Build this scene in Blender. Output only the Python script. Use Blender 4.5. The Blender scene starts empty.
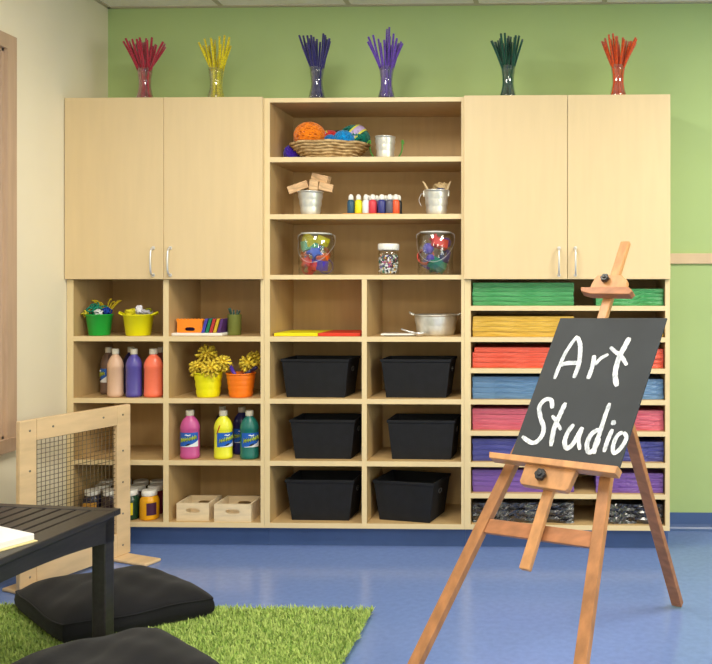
import bpy, math, random
import numpy as np
from mathutils import Vector, Matrix, Quaternion
R = random.Random(7)
PI = math.pi
SC = bpy.context.scene
COL = SC.collection

# ------------------------------------------------------------------ camera
TH = math.radians(1.5); S, C = math.sin(TH), math.cos(TH)
CY, CZ, F, PX, PY = -4.16, 1.217, 832.0, 533.0, 285.0
cam = bpy.data.cameras.new('camera'); camo = bpy.data.objects.new('camera', cam); COL.objects.link(camo)
camo.location = (0, CY, CZ); camo.rotation_euler = (PI / 2, 0, TH)
cam.sensor_width = 36; cam.lens = F / 712 * 36
cam.shift_x = -(PX - 356) / 712; cam.shift_y = (PY - 332) / 712
cam.clip_start = 0.05
SC.camera = camo

def wx(px, y):                       # world X of a point seen at column px on the plane Y = y
    A = (px - PX) / F; D = y - CY
    return D * (A * C - S) / (C + A * S)
def wz(px, py, y):
    X = wx(px, y); d = -X * S + (y - CY) * C
    return CZ - (py - PY) * d / F
def ray(px, py):
    A = (px - PX) / F
    return Vector((A * C - S, A * S + C, -(py - PY) / F))

# ------------------------------------------------------------------ materials
def lin(c):
    return tuple(((v / 255) / 12.92 if v / 255 <= .04045 else ((v / 255 + .055) / 1.055) ** 2.4) for v in c) + (1,)
MATS = {}
def mat(name, rgb, rough=.6, spec=.4, metal=0, var=0, vscale=8, bump=0, bscale=60, coat=0, trans=0, stretch=None, rgb2=None, sheen=0, emit=0, bdist=.002, wave=None):
    if name in MATS: return MATS[name]
    m = bpy.data.materials.new(name); m.use_nodes = True
    nt = m.node_tree; b = nt.nodes['Principled BSDF']
    b.inputs['Base Color'].default_value = lin(rgb)
    b.inputs['Roughness'].default_value = rough
    b.inputs['Specular IOR Level'].default_value = spec
    b.inputs['Metallic'].default_value = metal
    b.inputs['Coat Weight'].default_value = coat
    b.inputs['Transmission Weight'].default_value = trans
    b.inputs['Sheen Weight'].default_value = sheen
    if emit:
        b.inputs['Emission Color'].default_value = lin(rgb); b.inputs['Emission Strength'].default_value = emit
    tc = nt.nodes.new('ShaderNodeTexCoord'); mp = nt.nodes.new('ShaderNodeMapping')
    nt.links.new(tc.outputs['Object'], mp.inputs['Vector'])
    if stretch: mp.inputs['Scale'].default_value = stretch
    if var or rgb2:
        n = nt.nodes.new('ShaderNodeTexNoise'); n.inputs['Scale'].default_value = vscale; n.inputs['Detail'].default_value = 5
        nt.links.new(mp.outputs[0], n.inputs['Vector'])
        r = nt.nodes.new('ShaderNodeValToRGB')
        c2 = rgb2 or tuple(max(0, v * (1 - var)) for v in rgb)
        c1 = rgb if rgb2 else tuple(min(255, v * (1 + var * .6)) for v in rgb)
        r.color_ramp.elements[0].color = lin(c2); r.color_ramp.elements[1].color = lin(c1)
        r.color_ramp.elements[0].position = .33; r.color_ramp.elements[1].position = .67
        nt.links.new(n.outputs['Fac'], r.inputs[0]); nt.links.new(r.outputs[0], b.inputs['Base Color'])
    if bump:
        if wave:
            n2 = nt.nodes.new('ShaderNodeTexWave'); n2.bands_direction = wave; n2.inputs['Distortion'].default_value = 3
            n2.inputs['Detail'].default_value = 2
        else:
            n2 = nt.nodes.new('ShaderNodeTexNoise'); n2.inputs['Detail'].default_value = 4
        n2.inputs['Scale'].default_value = bscale
        nt.links.new(mp.outputs[0], n2.inputs['Vector'])
        bp = nt.nodes.new('ShaderNodeBump'); bp.inputs['Strength'].default_value = bump; bp.inputs['Distance'].default_value = bdist
        nt.links.new(n2.outputs[0], bp.inputs['Height']); nt.links.new(bp.outputs[0], b.inputs['Normal'])
    MATS[name] = m; return m
def glass(name, tint=(252, 254, 253)):
    if name in MATS: return MATS[name]
    m = bpy.data.materials.new(name); m.use_nodes = True; nt = m.node_tree
    for n in list(nt.nodes): nt.nodes.remove(n)
    o = nt.nodes.new('ShaderNodeOutputMaterial'); mx = nt.nodes.new('ShaderNodeMixShader')
    t = nt.nodes.new('ShaderNodeBsdfTransparent'); t.inputs[0].default_value = lin(tint)
    g = nt.nodes.new('ShaderNodeBsdfGlossy'); g.inputs['Roughness'].default_value = .06
    lw = nt.nodes.new('ShaderNodeLayerWeight'); lw.inputs[0].default_value = .25
    mm = nt.nodes.new('ShaderNodeMath'); mm.operation = 'MULTIPLY_ADD'; mm.inputs[1].default_value = .75; mm.inputs[2].default_value = .05
    nt.links.new(lw.outputs['Facing'], mm.inputs[0]); nt.links.new(mm.outputs[0], mx.inputs[0])
    nt.links.new(t.outputs[0], mx.inputs[1]); nt.links.new(g.outputs[0], mx.inputs[2]); nt.links.new(mx.outputs[0], o.inputs[0])
    MATS[name] = m; return m

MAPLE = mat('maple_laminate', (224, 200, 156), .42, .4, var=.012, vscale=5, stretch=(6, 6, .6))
MAPLE_SHADE = mat('maple_interior_shaded', (196, 164, 114), .5, .3, var=.025, vscale=5, stretch=(6, 6, .6))  # same maple, darkened so the shade inside the cubbies is in the colour
EDGE = mat('maple_edge_band', (230, 208, 162), .4, .4, var=.02, vscale=6)
GREEN = mat('green_wall_paint', (182, 206, 142), .75, .2, var=.02, vscale=1.5, bump=.05, bscale=200)
CREAM = mat('cream_wall_paint', (238, 228, 202), .75, .2, var=.02, vscale=1.5, bump=.05, bscale=200)
CEIL = mat('ceiling_tile', (250, 244, 236), .9, .1, var=.015, vscale=60)
GRID = mat('ceiling_grid_metal', (196, 186, 164), .5)
FLOOR = mat('blue_vinyl_floor', (114, 138, 195), .2, .6, var=.03, vscale=40, bump=.015, bscale=6)
BASE = mat('blue_vinyl_base', (76, 102, 154), .35, .5, var=.03, vscale=10)
TRIM = mat('beige_rail', (228, 200, 165), .5, var=.04, vscale=6)
FRAMEW = mat('brown_window_wood', (192, 163, 136), .5, .3, var=.04, vscale=5, stretch=(8, 8, .7))
STEEL = mat('brushed_steel', (226, 226, 226), .35, .5, .7)
GALV = mat('galvanised_steel', (228, 228, 220), .36, .5, .6, var=.12, vscale=14, bump=.1, bscale=30)
BIRCH = mat('birch_plywood', (222, 192, 150), .5, .3, var=.05, vscale=6, stretch=(1, 4, 4))
PINE = mat('pale_pine', (232, 212, 176), .55, .3, var=.06, vscale=8, stretch=(1, 6, 6))
EASELW = mat('oiled_beech', (168, 116, 73), .4, .4, var=.12, vscale=5, stretch=(7, 7, 1.2))
EASELD = mat('oiled_beech_dark', (172, 114, 74), .45, .4, var=.12, vscale=5, stretch=(2, 7, 7))
EASELL = mat('oiled_beech_pale', (194, 140, 90), .4, .4, var=.1, vscale=5, stretch=(7, 7, 1.2))
SLATE = mat('chalkboard', (53, 57, 61), .65, .3, var=.07, vscale=7)
WPAINT = mat('white_brush_paint', (240, 243, 246), .6, .3, bump=.3, bscale=150, rgb2=(168, 176, 186), vscale=30, stretch=(3, 3, .7))
BLACKW = mat('black_stained_wood', (43, 40, 41), .36, .5, var=.2, vscale=6, stretch=(14, 1.5, 14), bump=.15, bscale=40)
BLACKF = mat('black_fabric', (24, 24, 28), .85, .2, var=.15, vscale=14, bump=.5, bscale=300, sheen=.1)
BINF = mat('black_bin_fabric', (26, 27, 31), .75, .3, var=.1, vscale=30, bump=.3, bscale=250)
KNOB = mat('black_plastic', (28, 29, 33), .35, .5)
WHITEP = mat('white_plastic', (240, 238, 230), .4, .5)
CAPP = mat('cream_bottle_cap', (214, 208, 190), .45, .4)
PAPERW = mat('white_paper', (226, 225, 224), .7, .2)
CREAMC = mat('cream_card', (222, 205, 150), .7)
WIRE = mat('dark_wire', (92, 76, 52), .4, .5, .3)
SCREW = mat('screw_steel', (140, 136, 128), .35, .5, .9)
GLASS = glass('clear_glass')
GRASS = mat('green_shag', (192, 210, 120), .8, .15, rgb2=(142, 174, 78), vscale=40, var=.1, sheen=.2)

# ------------------------------------------------------------------ mesh builder
class MB:
    def __init__(s): s.v = []; s.f = []; s.sm = []
    def add(s, vs, fs, smooth=False, M=None):
        o = len(s.v)
        for p in vs: s.v.append(tuple((M @ Vector(p)) if M else p))
        for f in fs: s.f.append(tuple(i + o for i in f)); s.sm.append(smooth)
        return s
    def box(s, x0, x1, y0, y1, z0, z1, M=None):
        vs = [(x, y, z) for x in (x0, x1) for y in (y0, y1) for z in (z0, z1)]
        return s.add(vs, [(0, 1, 3, 2), (4, 6, 7, 5), (0, 4, 5, 1), (2, 3, 7, 6), (0, 2, 6, 4), (1, 5, 7, 3)], False, M)
    def cbox(s, c, d, M=None):
        return s.box(c[0] - d[0] / 2, c[0] + d[0] / 2, c[1] - d[1] / 2, c[1] + d[1] / 2, c[2] - d[2] / 2, c[2] + d[2] / 2, M)
    def lathe(s, prof, n=24, c=(0, 0, 0), sx=1, sy=1, M=None, caps=True):
        vs = []; fs = []
        for r, z in prof:
            for i in range(n):
                a = 2 * PI * i / n; vs.append((c[0] + r * sx * math.cos(a), c[1] + r * sy * math.sin(a), c[2] + z))
        m = len(prof)
        for j in range(m - 1):
            for i in range(n):
                k = (i + 1) % n; fs.append((j * n + i, j * n + k, (j + 1) * n + k, (j + 1) * n + i))
        s.add(vs, fs, True, M)
        if caps:
            o = len(s.v) - len(vs)
            if prof[0][0] > 1e-5: s.f.append(tuple(o + i for i in reversed(range(n)))); s.sm.append(False)
            if prof[-1][0] > 1e-5: s.f.append(tuple(o + (m - 1) * n + i for i in range(n))); s.sm.append(False)
        return s
    def tube(s, pts, r, n=6, M=None):
        pts = [Vector(p) for p in pts]; vs = []; fs = []
        rr = r if isinstance(r, (list, tuple)) else [r] * len(pts)
        prev = None
        for i, p in enumerate(pts):
            t = (pts[min(i + 1, len(pts) - 1)] - pts[max(i - 1, 0)]).normalized()
            if prev is None:
                a = t.orthogonal().normalized()
            else:
                a = (prev - t * prev.dot(t)); a = a.normalized() if a.length > 1e-6 else t.orthogonal().normalized()
            prev = a; b = t.cross(a)
            for k in range(n):
                q = 2 * PI * k / n; vs.append(p + (a * math.cos(q) + b * math.sin(q)) * rr[i])
        for j in range(len(pts) - 1):
            for k in range(n):
                l = (k + 1) % n; fs.append((j * n + k, j * n + l, (j + 1) * n + l, (j + 1) * n + k))
        s.add(vs, fs, True, M); o = len(s.v) - len(vs)
        s.f.append(tuple(o + i for i in reversed(range(n)))); s.sm.append(False)
        s.f.append(tuple(o + (len(pts) - 1) * n + i for i in range(n))); s.sm.append(False)
        return s
    def sphere(s, c, r, n=14, m=9, sz=1):
        prof = [(r * math.sin(PI * j / m), -r * sz * math.cos(PI * j / m)) for j in range(m + 1)]
        prof[0] = (1e-4, prof[0][1]); prof[-1] = (1e-4, prof[-1][1])
        return s.lathe(prof, n, c)
    def prism(s, front, back):         # two matching polygons
        n = len(front); vs = list(front) + list(back)
        fs = [tuple(range(n)), tuple(reversed(range(n, 2 * n)))]
        fs += [(i, n + i, n + (i + 1) % n, (i + 1) % n) for i in range(n)]
        return s.add(vs, fs)
    def slot_panel(s, w, h, t, sw, sh, cz, M):   # upright panel (x, z) with a rounded slot
        n = 32; ins = []; out = []; angs = [2 * PI * i / n for i in range(n)]
        ca = [math.atan2(z - cz, x) % (2 * PI) for x, z in ((w/2, 0), (w/2, h), (-w/2, 0), (-w/2, h))]
        angs = sorted(set(angs + ca))
        for a in angs:
            dx, dz = math.cos(a), math.sin(a)
            px = (sw / 2) * abs(dx) ** .6 * (1 if dx > 0 else -1); pz = (sh / 2) * abs(dz) ** .8 * (1 if dz > 0 else -1)
            ins.append((px, cz + pz))
            ts = []
            if abs(dx) > 1e-9: ts.append((w / 2) / abs(dx))
            if dz > 1e-9: ts.append((h - cz) / dz)
            if dz < -1e-9: ts.append(cz / -dz)
            q = min(ts); out.append((dx * q, cz + dz * q))
        m = len(angs)
        vs = [(x, 0, z) for x, z in ins] + [(x, 0, z) for x, z in out] + [(x, t, z) for x, z in ins] + [(x, t, z) for x, z in out]
        fs = []
        for i in range(m):
            k = (i + 1) % m
            fs += [(i, k, m + k, m + i), (2*m+i, 3*m+i, 3*m+k, 2*m+k), (m+i, m+k, 3*m+k, 3*m+i), (i, 2*m+i, 2*m+k, k)]
        return s.add(vs, fs, False, M)

def obj(name, mb, m, parent=None, loc=None, bev=0, world=False, mats=None):
    me = bpy.data.meshes.new(name)
    vs = mb.v
    if world and parent is not None:
        L = parent['_o']; vs = [(v[0] - L[0], v[1] - L[1], v[2] - L[2]) for v in vs]
    me.from_pydata([tuple(v) for v in vs], [], mb.f)
    me.polygons.foreach_set('use_smooth', mb.sm)
    for k in (mats or [m]): me.materials.append(k)
    me.update()
    o = bpy.data.objects.new(name, me); COL.objects.link(o)
    if parent is not None: o.parent = parent
    if loc: o.location = loc
    if bev:
        b = o.modifiers.new('bevel', 'BEVEL'); b.width = bev; b.segments = 2; b.limit_method = 'ANGLE'
    return o
def tag(o, label=None, cat=None, group=None, kind=None):
    if label: o['label'] = label
    if cat: o['category'] = cat
    if group: o['group'] = group
    if kind: o['kind'] = kind
    return o
TEMP = []
def thing(name, label, cat, loc=(0, 0, 0), rz=0, group=None):
    o = bpy.data.objects.new(name, None); COL.objects.link(o)
    o.empty_display_size = .05
    o.location = loc; o.rotation_euler = (0, 0, rz); tag(o, label, cat, group)
    o['_o'] = tuple(loc); TEMP.append(o); return o
def copy_tree(o, parent=None):
    c = o.copy(); COL.objects.link(c); c.parent = parent
    for ch in list(o.children): copy_tree(ch, c)
    if parent is None: TEMP.append(c)
    return c
def struct(name, mb, m, bev=0):
    return tag(obj(name, mb, m, bev=bev), kind='structure')
def T(x, y, z, rz=0, rx=0, ry=0):
    return Matrix.Translation((x, y, z)) @ Matrix.Rotation(rz, 4, 'Z') @ Matrix.Rotation(ry, 4, 'Y') @ Matrix.Rotation(rx, 4, 'X')

# ------------------------------------------------------------------ room
XL, XR, YB, H = -2.264, 3.3, -6.6, 2.622
struct('floor', MB().box(XL - .2, XR + .1, YB - .1, .1, -.1, 0), FLOOR)
struct('ceiling', MB().box(XL - .2, XR + .1, YB - .1, .1, H, H + .1), CEIL)
struct('wall_back', MB().box(XL - .2, XR + .1, 0, .1, 0, H), GREEN)
struct('wall_front', MB().box(XL - .2, XR + .1, YB - .1, YB, 0, H), CREAM)
WY0, WY1, WZ0, WZ1 = -2.3, -.799, .584, 2.19
w = MB(); w.box(XL - .15, XL, WY1, 0, 0, H).box(XL - .15, XL, YB, WY0, 0, H).box(XL - .15, XL, WY0, WY1, 0, WZ0).box(XL - .15, XL, WY0, WY1, WZ1, H)
struct('wall_left', w, CREAM)
RY0, RY1, RZ0, RZ1 = -5.2, -2.6, .9, 2.2
w = MB(); w.box(XR, XR + .12, RY1, 0, 0, H).box(XR, XR + .12, YB, RY0, 0, H).box(XR, XR + .12, RY0, RY1, 0, RZ0).box(XR, XR + .12, RY0, RY1, RZ1, H)
struct('wall_right', w, GREEN)
g = MB()
for px in (-31, 96, 223, 350, 477, 604, 731, 858, 985):
    X = wx(px, 0)
    if XL < X < XR: g.box(X - .012, X + .012, YB, 0, H - .004, H)
y = -.42
while y > YB: g.box(XL, XR, y - .012, y + .012, H - .0035, H); y -= .61
g.box(XL, XR, -.022, 0, H - .005, H).box(XL, XL + .022, YB, 0, H - .005, H)
struct('trim_ceiling_grid', g, GRID)
wn = MB()
cw = .06
wn.box(XL, XL + .016, WY0 - cw, WY1 + cw, WZ1, WZ1 + cw).box(XL, XL + .016, WY1, WY1 + cw, WZ0, WZ1).box(XL, XL + .016, WY0 - cw, WY0, WZ0, WZ1)
wn.box(XL, XL + .022, WY0 - cw, WY1 + cw, WZ0 - .055, WZ0)
wn.box(XL - .15, XL, WY1 - .012, WY1, WZ0, WZ1).box(XL - .15, XL, WY0, WY0 + .012, WZ0, WZ1).box(XL - .15, XL, WY0, WY1, WZ1 - .012, WZ1).box(XL - .15, XL, WY0, WY1, WZ0, WZ0 + .012)
for a, b in ((WY1 - .06, WY1 - .012), (WY0 + .012, WY0 + .06), (-1.555, -1.505)): wn.box(XL - .12, XL - .08, a, b, WZ0, WZ1)
wn.box(XL - .12, XL - .08, WY0, WY1, WZ0 + .012, WZ0 + .06).box(XL - .12, XL - .08, WY0, WY1, WZ1 - .06, WZ1 - .012)
w1 = struct('window_1', wn, FRAMEW)
obj('pane', MB().box(XL - .104, XL - .098, WY0 + .05, WY1 - .05, WZ0 + .05, WZ1 - .05), GLASS, w1)
wn = MB()
for a, b in ((RY0, RY0 + .06), (RY1 - .06, RY1), ((RY0 + RY1) / 2 - .03, (RY0 + RY1) / 2 + .03)): wn.box(XR + .02, XR + .07, a, b, RZ0, RZ1)
wn.box(XR + .02, XR + .07, RY0, RY1, RZ0, RZ0 + .06).box(XR + .02, XR + .07, RY0, RY1, RZ1 - .06, RZ1)
w2 = struct('window_2', wn, FRAMEW)
obj('pane', MB().box(XR + .042, XR + .048, RY0 + .05, RY1 - .05, RZ0 + .05, RZ1 - .05), GLASS, w2)

X0 = XL + .003; X1 = wx(264.4, -.36); X2 = wx(464.3, -.36); X3 = wx(669.8, -.36)
struct('trim_chair_rail', MB().box(X3 + .002, XR, -.016, 0, 1.322, 1.374), TRIM, bev=.003)
def cove(x0, x1, y, h=.085):
    m = MB()
    prof = [(0, 0), (-.028, 0), (-.022, .002), (-.014, .007), (-.008, .015), (-.005, .028), (-.004, h), (0, h)]
    m.prism([(x0, y + a, b) for a, b in prof], [(x1, y + a, b) for a, b in prof]); return m
struct('baseboard_back', cove(X3 - .03, XR, 0), BASE)
m = MB(); m.prism([(XL, -.3, 0), (XL + .028, -.3, 0), (XL + .01, -.3, .01), (XL + .004, -.3, .03), (XL + .004, -.3, .085), (XL, -.3, .085)],
                  [(XL, YB, 0), (XL + .028, YB, 0), (XL + .01, YB, .01), (XL + .004, YB, .03), (XL + .004, YB, .085), (XL, YB, .085)])
struct('baseboard_left', m, BASE)

# ------------------------------------------------------------------ ceiling lights and daylight
def troffer(x, y, e, lab):
    t = thing('ceiling_light', lab, 'ceiling light', (x, y, H - .004))
    f = MB()
    for a in ((-.3, .3, -.6, -.57), (-.3, .3, .57, .6), (-.3, -.27, -.57, .57), (.27, .3, -.57, .57)): f.box(*a, -.02, 0)
    obj('frame', f, GRID, t)
    obj('diffuser', MB().box(-.27, .27, -.57, .57, -.012, -.008), mat('lit_diffuser', (255, 246, 228), .5, emit=2.0), t)
    l = bpy.data.lights.new('troffer_lamp', 'AREA'); l.shape = 'RECTANGLE'; l.size = .54; l.size_y = 1.14; l.energy = e; l.color = (1, .93, .80)
    lo = bpy.data.objects.new('troffer_lamp', l); COL.objects.link(lo); lo.parent = t; lo.location = (0, 0, -.03)
LE = 49
for i, (x, y, k) in enumerate(((-.95, -1.95, .85), (1.35, -1.9, 1.25), (-.95, -4.9, .8), (1.35, -4.9, 1.1))):
    troffer(x, y, LE * k, ['rectangular ceiling light nearest the brown framed window', 'rectangular ceiling light in front of the right doors',
                           'rectangular ceiling light behind the camera on the left', 'rectangular ceiling light behind the camera on the right'][i])
def area(name, loc, rot, sx, sy, e, col):
    l = bpy.data.lights.new(name, 'AREA'); l.shape = 'RECTANGLE'; l.size = sx; l.size_y = sy; l.energy = e; l.color = col
    o = bpy.data.objects.new(name, l); COL.objects.link(o); o.location = loc; o.rotation_euler = rot
area('daylight_right', (XR + .3, (RY0 + RY1) / 2, (RZ0 + RZ1) / 2), (0, PI / 2, 0), 1.3, 2.6, 95, (1, .98, .93))
wd = bpy.data.worlds.new('world'); SC.world = wd; wd.use_nodes = True
wd.node_tree.nodes['Background'].inputs[0].default_value = (.85, .93, 1, 1); wd.node_tree.nodes['Background'].inputs[1].default_value = .8

# ------------------------------------------------------------------ cabinets
YF = -.36; TK = .023; PIT = .2862; ZB = .098
ZK = [ZB + PIT * k for k in range(5)]; ZT = 2.078
def part(name, p, b, m=None, bev=.0012):
    x0, x1, y0, y1, z0, z1 = b
    return obj(name, MB().box(x0, x1, y0, y1, z0, z1), m or MAPLE, p, bev=bev, world=True)
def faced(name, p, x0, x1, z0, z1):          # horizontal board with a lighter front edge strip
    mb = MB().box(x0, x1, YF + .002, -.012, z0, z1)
    o = obj(name, mb, MAPLE_SHADE, p, world=True, bev=.001)
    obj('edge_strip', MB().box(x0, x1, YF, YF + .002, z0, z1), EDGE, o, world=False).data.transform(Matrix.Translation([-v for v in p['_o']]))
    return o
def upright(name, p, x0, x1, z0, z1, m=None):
    o = obj(name, MB().box(x0, x1, YF + .002, -.012, z0, z1), m or MAPLE_SHADE, p, world=True, bev=.001)
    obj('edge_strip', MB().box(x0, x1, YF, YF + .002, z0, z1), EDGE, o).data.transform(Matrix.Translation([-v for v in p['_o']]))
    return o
def plinth(p, x0, x1, end=False):
    part('plinth', p, (x0, x1, YF + .065, -.012, 0, ZB), BASE, 0)
dl = [wx(163.2, YF), wx(168.6, YF)]; dc = [wx(361.8, YF), wx(366.8, YF)]
il0, il1 = wx(73.3, YF), wx(260.6, YF); ic0, ic1 = wx(269.8, YF), wx(461.2, YF); ir0, ir1 = wx(470.6, YF), wx(665.3, YF)
E_ = .0005
def cubby(name, lab, xa, xb, i0, i1, div, n, ztop, p=None):
    t = p or thing(name, lab, 'shelving', ((xa + xb) / 2, -.18, 0))
    upright('side_panel', t, xa, i0, ZB, ztop); upright('side_panel', t, i1, xb, ZB, ztop)
    part('back_panel', t, (xa, xb, -.012, -.003, ZB, ztop), MAPLE_SHADE, 0)
    if div: upright('divider', t, div[0], div[1], ZB + TK, ZK[4] - E_)
    faced('bottom_panel', t, i0, i1, ZB, ZB + TK)
    step = PIT * 4 / n
    for k in range(1, n):
        z = ZB + step * k
        if div:
            faced('shelf', t, i0, div[0], z, z + TK); faced('shelf', t, div[1], i1, z, z + TK)
        else: faced('shelf', t, i0, i1, z, z + TK * .95)
    plinth(t, xa, xb)
    return t
cubby('cubby_unit', 'pale maple cubby unit under the left doors, filled with paint bottles and pails', X0, X1 - .001, il0, il1, dl, 4, ZK[4] - .001)
tc = cubby('bookcase', 'tall open maple bookcase in the middle with yarn basket and six black bins', X1, X2 - .001, ic0, ic1, dc, 4, ZT)
faced('shelf', tc, ic0, ic1, ZK[4], ZK[4] + TK * .9)
ZS1, ZS2 = 1.783, 1.520
faced('shelf', tc, ic0, ic1, ZS1, ZS1 + .023); faced('shelf', tc, ic0, ic1, ZS2, ZS2 + .023)
faced('top_panel', tc, ic0, ic1, ZT - .02, ZT)
cubby('paper_rack', 'maple rack of eight narrow slots full of coloured paper behind the easel', X2, X3, ir0, ir1, None, 8, ZK[4] - .001)
def handle_mb(x, y, z0, z1):
    m = MB(); n = 8
    m.tube([(x, y, z0), (x, y - .02, z0 + .004), (x, y - .028, z0 + .02), (x, y - .031, (z0 + z1) / 2), (x, y - .028, z1 - .02), (x, y - .02, z1 - .004), (x, y, z1)], .0045, 8)
    for z in (z0, z1): m.lathe([(.008, 0), (.008, .004)], 12, M=Matrix.Translation((x, y, z)) @ Matrix.Rotation(PI / 2, 4, 'X'))
    return m
def wall_cab(lab, xa, xb, split, hx, zt):
    t = thing('wall_cabinet', lab, 'cabinet', ((xa + xb) / 2, -.18, ZK[4]))
    upright('side_panel', t, xa, xa + .02, ZK[4], zt); upright('side_panel', t, xb - .02, xb, ZK[4], zt)
    part('bottom_panel', t, (xa + .02, xb - .02, YF, -.012, ZK[4], ZK[4] + .02), MAPLE_SHADE)
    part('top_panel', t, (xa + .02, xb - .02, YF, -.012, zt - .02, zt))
    part('back_panel', t, (xa + .02, xb - .02, -.012, -.003, ZK[4], zt), MAPLE_SHADE, 0)
    g = .0022
    for (a, b, h, l) in ((xa + .001, split - g / 2, hx[0], 0), (split + g / 2, xb - .001, hx[1], 1)):
        d = part('door', t, (a, b, YF - .021, YF - .001, ZK[4] + .001, zt + .001), MAPLE, .0015)
        hz1 = wz(h, 248, YF - .02); hz0 = wz(h, 275, YF - .02)
        hb = handle_mb(wx(h, YF - .02), YF - .021, hz0, hz1)
        o = obj('handle', hb, STEEL, d); o.data.transform(Matrix.Translation([-v for v in t['_o']])); o['label'] = 'curved silver bar handle'
wall_cab('two-door maple wall cabinet beside the cream wall, above the paint bottles', X0, X1 - .001, wx(163.7, YF - .02), (153.5, 170.5), ZT + .001)
wall_cab('two-door maple wall cabinet above the coloured paper rack', X2, X3 + .001, wx(567.5, YF - .02), (559, 575.5), ZT + .001)

# ------------------------------------------------------------------ vases with pipe cleaners
ZV = ZT + .0025
vp = [(.036, 0), (.0405, .004), (.038, .022), (.030, .052), (.0265, .076), (.0275, .098), (.032, .135), (.034, .155)]
vin = [(r - .0015, z) for r, z in reversed(vp)][:-1] + [(.033, .008)]
VC = [(145, 'red', (176, 44, 62), [-19,-15,-9,-6,-3,1,4,8,12,16,24,-12]), (216, 'yellow', (226, 205, 28), [-13,-9,-4,-1,9,12,15,17]),
      (317, 'navy blue', (48, 44, 104), [-17,-14,-11,-8,-4,-2,7,11,14,18]), (386.5, 'purple', (104, 70, 176), [-17,-13,-6,-2,2,6,9,12,16,18]),
      (508, 'dark green', (22, 78, 58), [-17,-13,-9,-6,-3,0,4,8,12,16]), (618, 'orange', (226, 84, 28), [-16,-13,-9,-5,-2,1,5,13,17,19])]
def bent(mb, p0, p1, p2, r, n=5, k=5):
    pts = []
    for i in range(k + 1):
        t = i / k; a = Vector(p0).lerp(Vector(p1), t); b = Vector(p1).lerp(Vector(p2), t); pts.append(a.lerp(b, t))
    return mb.tube(pts, r, n)
vase0 = None
for px, cn, rgb, offs in VC:
    yv = -.285; X = wx(px, yv)
    ln = lambda: f'clear hourglass glass vase holding {cn} pipe cleaners on top of the cabinets'
    if vase0 is None:
        vase0 = thing('glass_vase', ln(), 'vase', (X, yv, ZV), 0, 'hourglass vases along the cabinet tops')
        obj('vase_body', MB().lathe(vp + vin, 28, caps=False).lathe([(.034, 0), (.033, .008)], 28), GLASS, vase0)
    else:
        v = copy_tree(vase0); v.location = (X, yv, ZV); tag(v, ln())
    pm = mat('chenille_' + cn.replace(' ', '_'), rgb, .95, .1, var=.25, vscale=200, bump=.8, bscale=500, sheen=.5)
    offs = [o * .9 for o in offs]; offs2 = offs + [o + R.uniform(-2, 2) for o in offs] + ([o * .5 for o in offs[::3]])
    for i, o in enumerate(offs2):
        ht = .30 + R.uniform(-.035, .01) - abs(o) * .0006
        if cn == 'purple' and i in (3, 4): ht = .345
        top = Vector((o / 207.0 * 1.0 + R.uniform(-.004, .004), R.uniform(-.06, .06), ht))
        nx = max(-.019, min(.019, o * .0015)); q = R.uniform(-.018, .018)
        mb = MB(); bx = nx * 1.55
        bent(mb, (bx, q * 1.3, .014), (nx * .55, q * .6, .075), (nx * 1.25, q * 1.2, .14), .0052, 7, 4)
        bent(mb, (nx * 1.25, q * 1.2, .14), (nx * 1.6 + top.x * .2, top.y * .4, .2), tuple(top), .0052, 7, 4)
        pc = obj('pipe_cleaner', mb, pm); pc.location = (X, yv, ZV)
        tag(pc, f'fuzzy {cn} pipe cleaner fanning out of a glass vase', 'pipe cleaner', f'{cn} pipe cleaners in their vase')

# ------------------------------------------------------------------ pails, bottles, jars
def pail(name, lab, px, z, rt, rb, h, m, y=-.29, ribs=0, ears=None, group=None, cat='pail', wire=False, sx=1, inner=None):
    t = thing(name, lab, cat, (wx(px, y), y, z), 0, group)
    prof = [(rb * .96, 0), (rb, .003)]
    if ribs:
        for k in range(ribs):
            for q, e in ((.1, 0), (.5, .0022), (.9, 0)):
                f = (k + q) / ribs * .88 + .04; prof.append((rb + (rt - rb) * f + e, h * f))
    prof += [(rt * .985, h * .94), (rt * 1.04, h * .955), (rt * 1.05, h * .985), (rt * 1.02, h), (rt * .98, h), (rt * .95, h * .93), (rb * .93, .006), (.001, .006)]
    obj('body', MB().lathe(prof, 36, sx=sx), m, t)
    if ears == 'loop':
        for s in (-1, 1):
            e = MB(); pts = [(s * rt * sx * 1.0, -.018, h * .96), (s * (rt * sx + .018), -.014, h * 1.04), (s * (rt * sx + .024), 0, h * 1.1), (s * (rt * sx + .018), .014, h * 1.04), (s * rt * sx * 1.0, .018, h * .96)]
            e.tube(pts, .0042, 8); obj('handle', e, m, t)
    if wire:
        for s in (-1, 1):
            e = MB(); e.cbox((s * (rt * sx * 1.02), 0, h * .86), (.004, .02, .026)); obj('ear', e, m, t)
        e = MB(); pts = []
        for i in range(17):
            a = PI * i / 16; pts.append((rt * sx * 1.07 * math.cos(a), -.012 - math.sin(a) * rt * .98, h * .86 - math.sin(a) * h * .55))
        if wire == 'side':
            pts = [(-rt * 1.05, 0, h * .86)] + [(-rt * 1.05 - .010 - .012 * math.sin(PI * i / 8), .0, h * (.86 - .5 * i / 8)) for i in range(9)]
        e.tube(pts, .0016, 6); obj('bail_handle', e, STEEL, t)
    return t
z3 = ZK[3] + TK; z2 = ZK[2] + TK; z1 = ZK[1] + TK; z0 = ZB + TK; z4 = ZK[4] + TK * .9; zs1 = ZS1 + .023; zs2 = ZS2 + .023
SCL = 1 / 213.0
PG = mat('green_plastic', (30, 172, 62), .4, .5, var=.04, vscale=10); PYL = mat('lemon_plastic', (240, 234, 10), .4, .5, var=.03, vscale=10)
POR = mat('orange_plastic', (255, 128, 24), .4, .5, var=.03, vscale=10)
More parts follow.
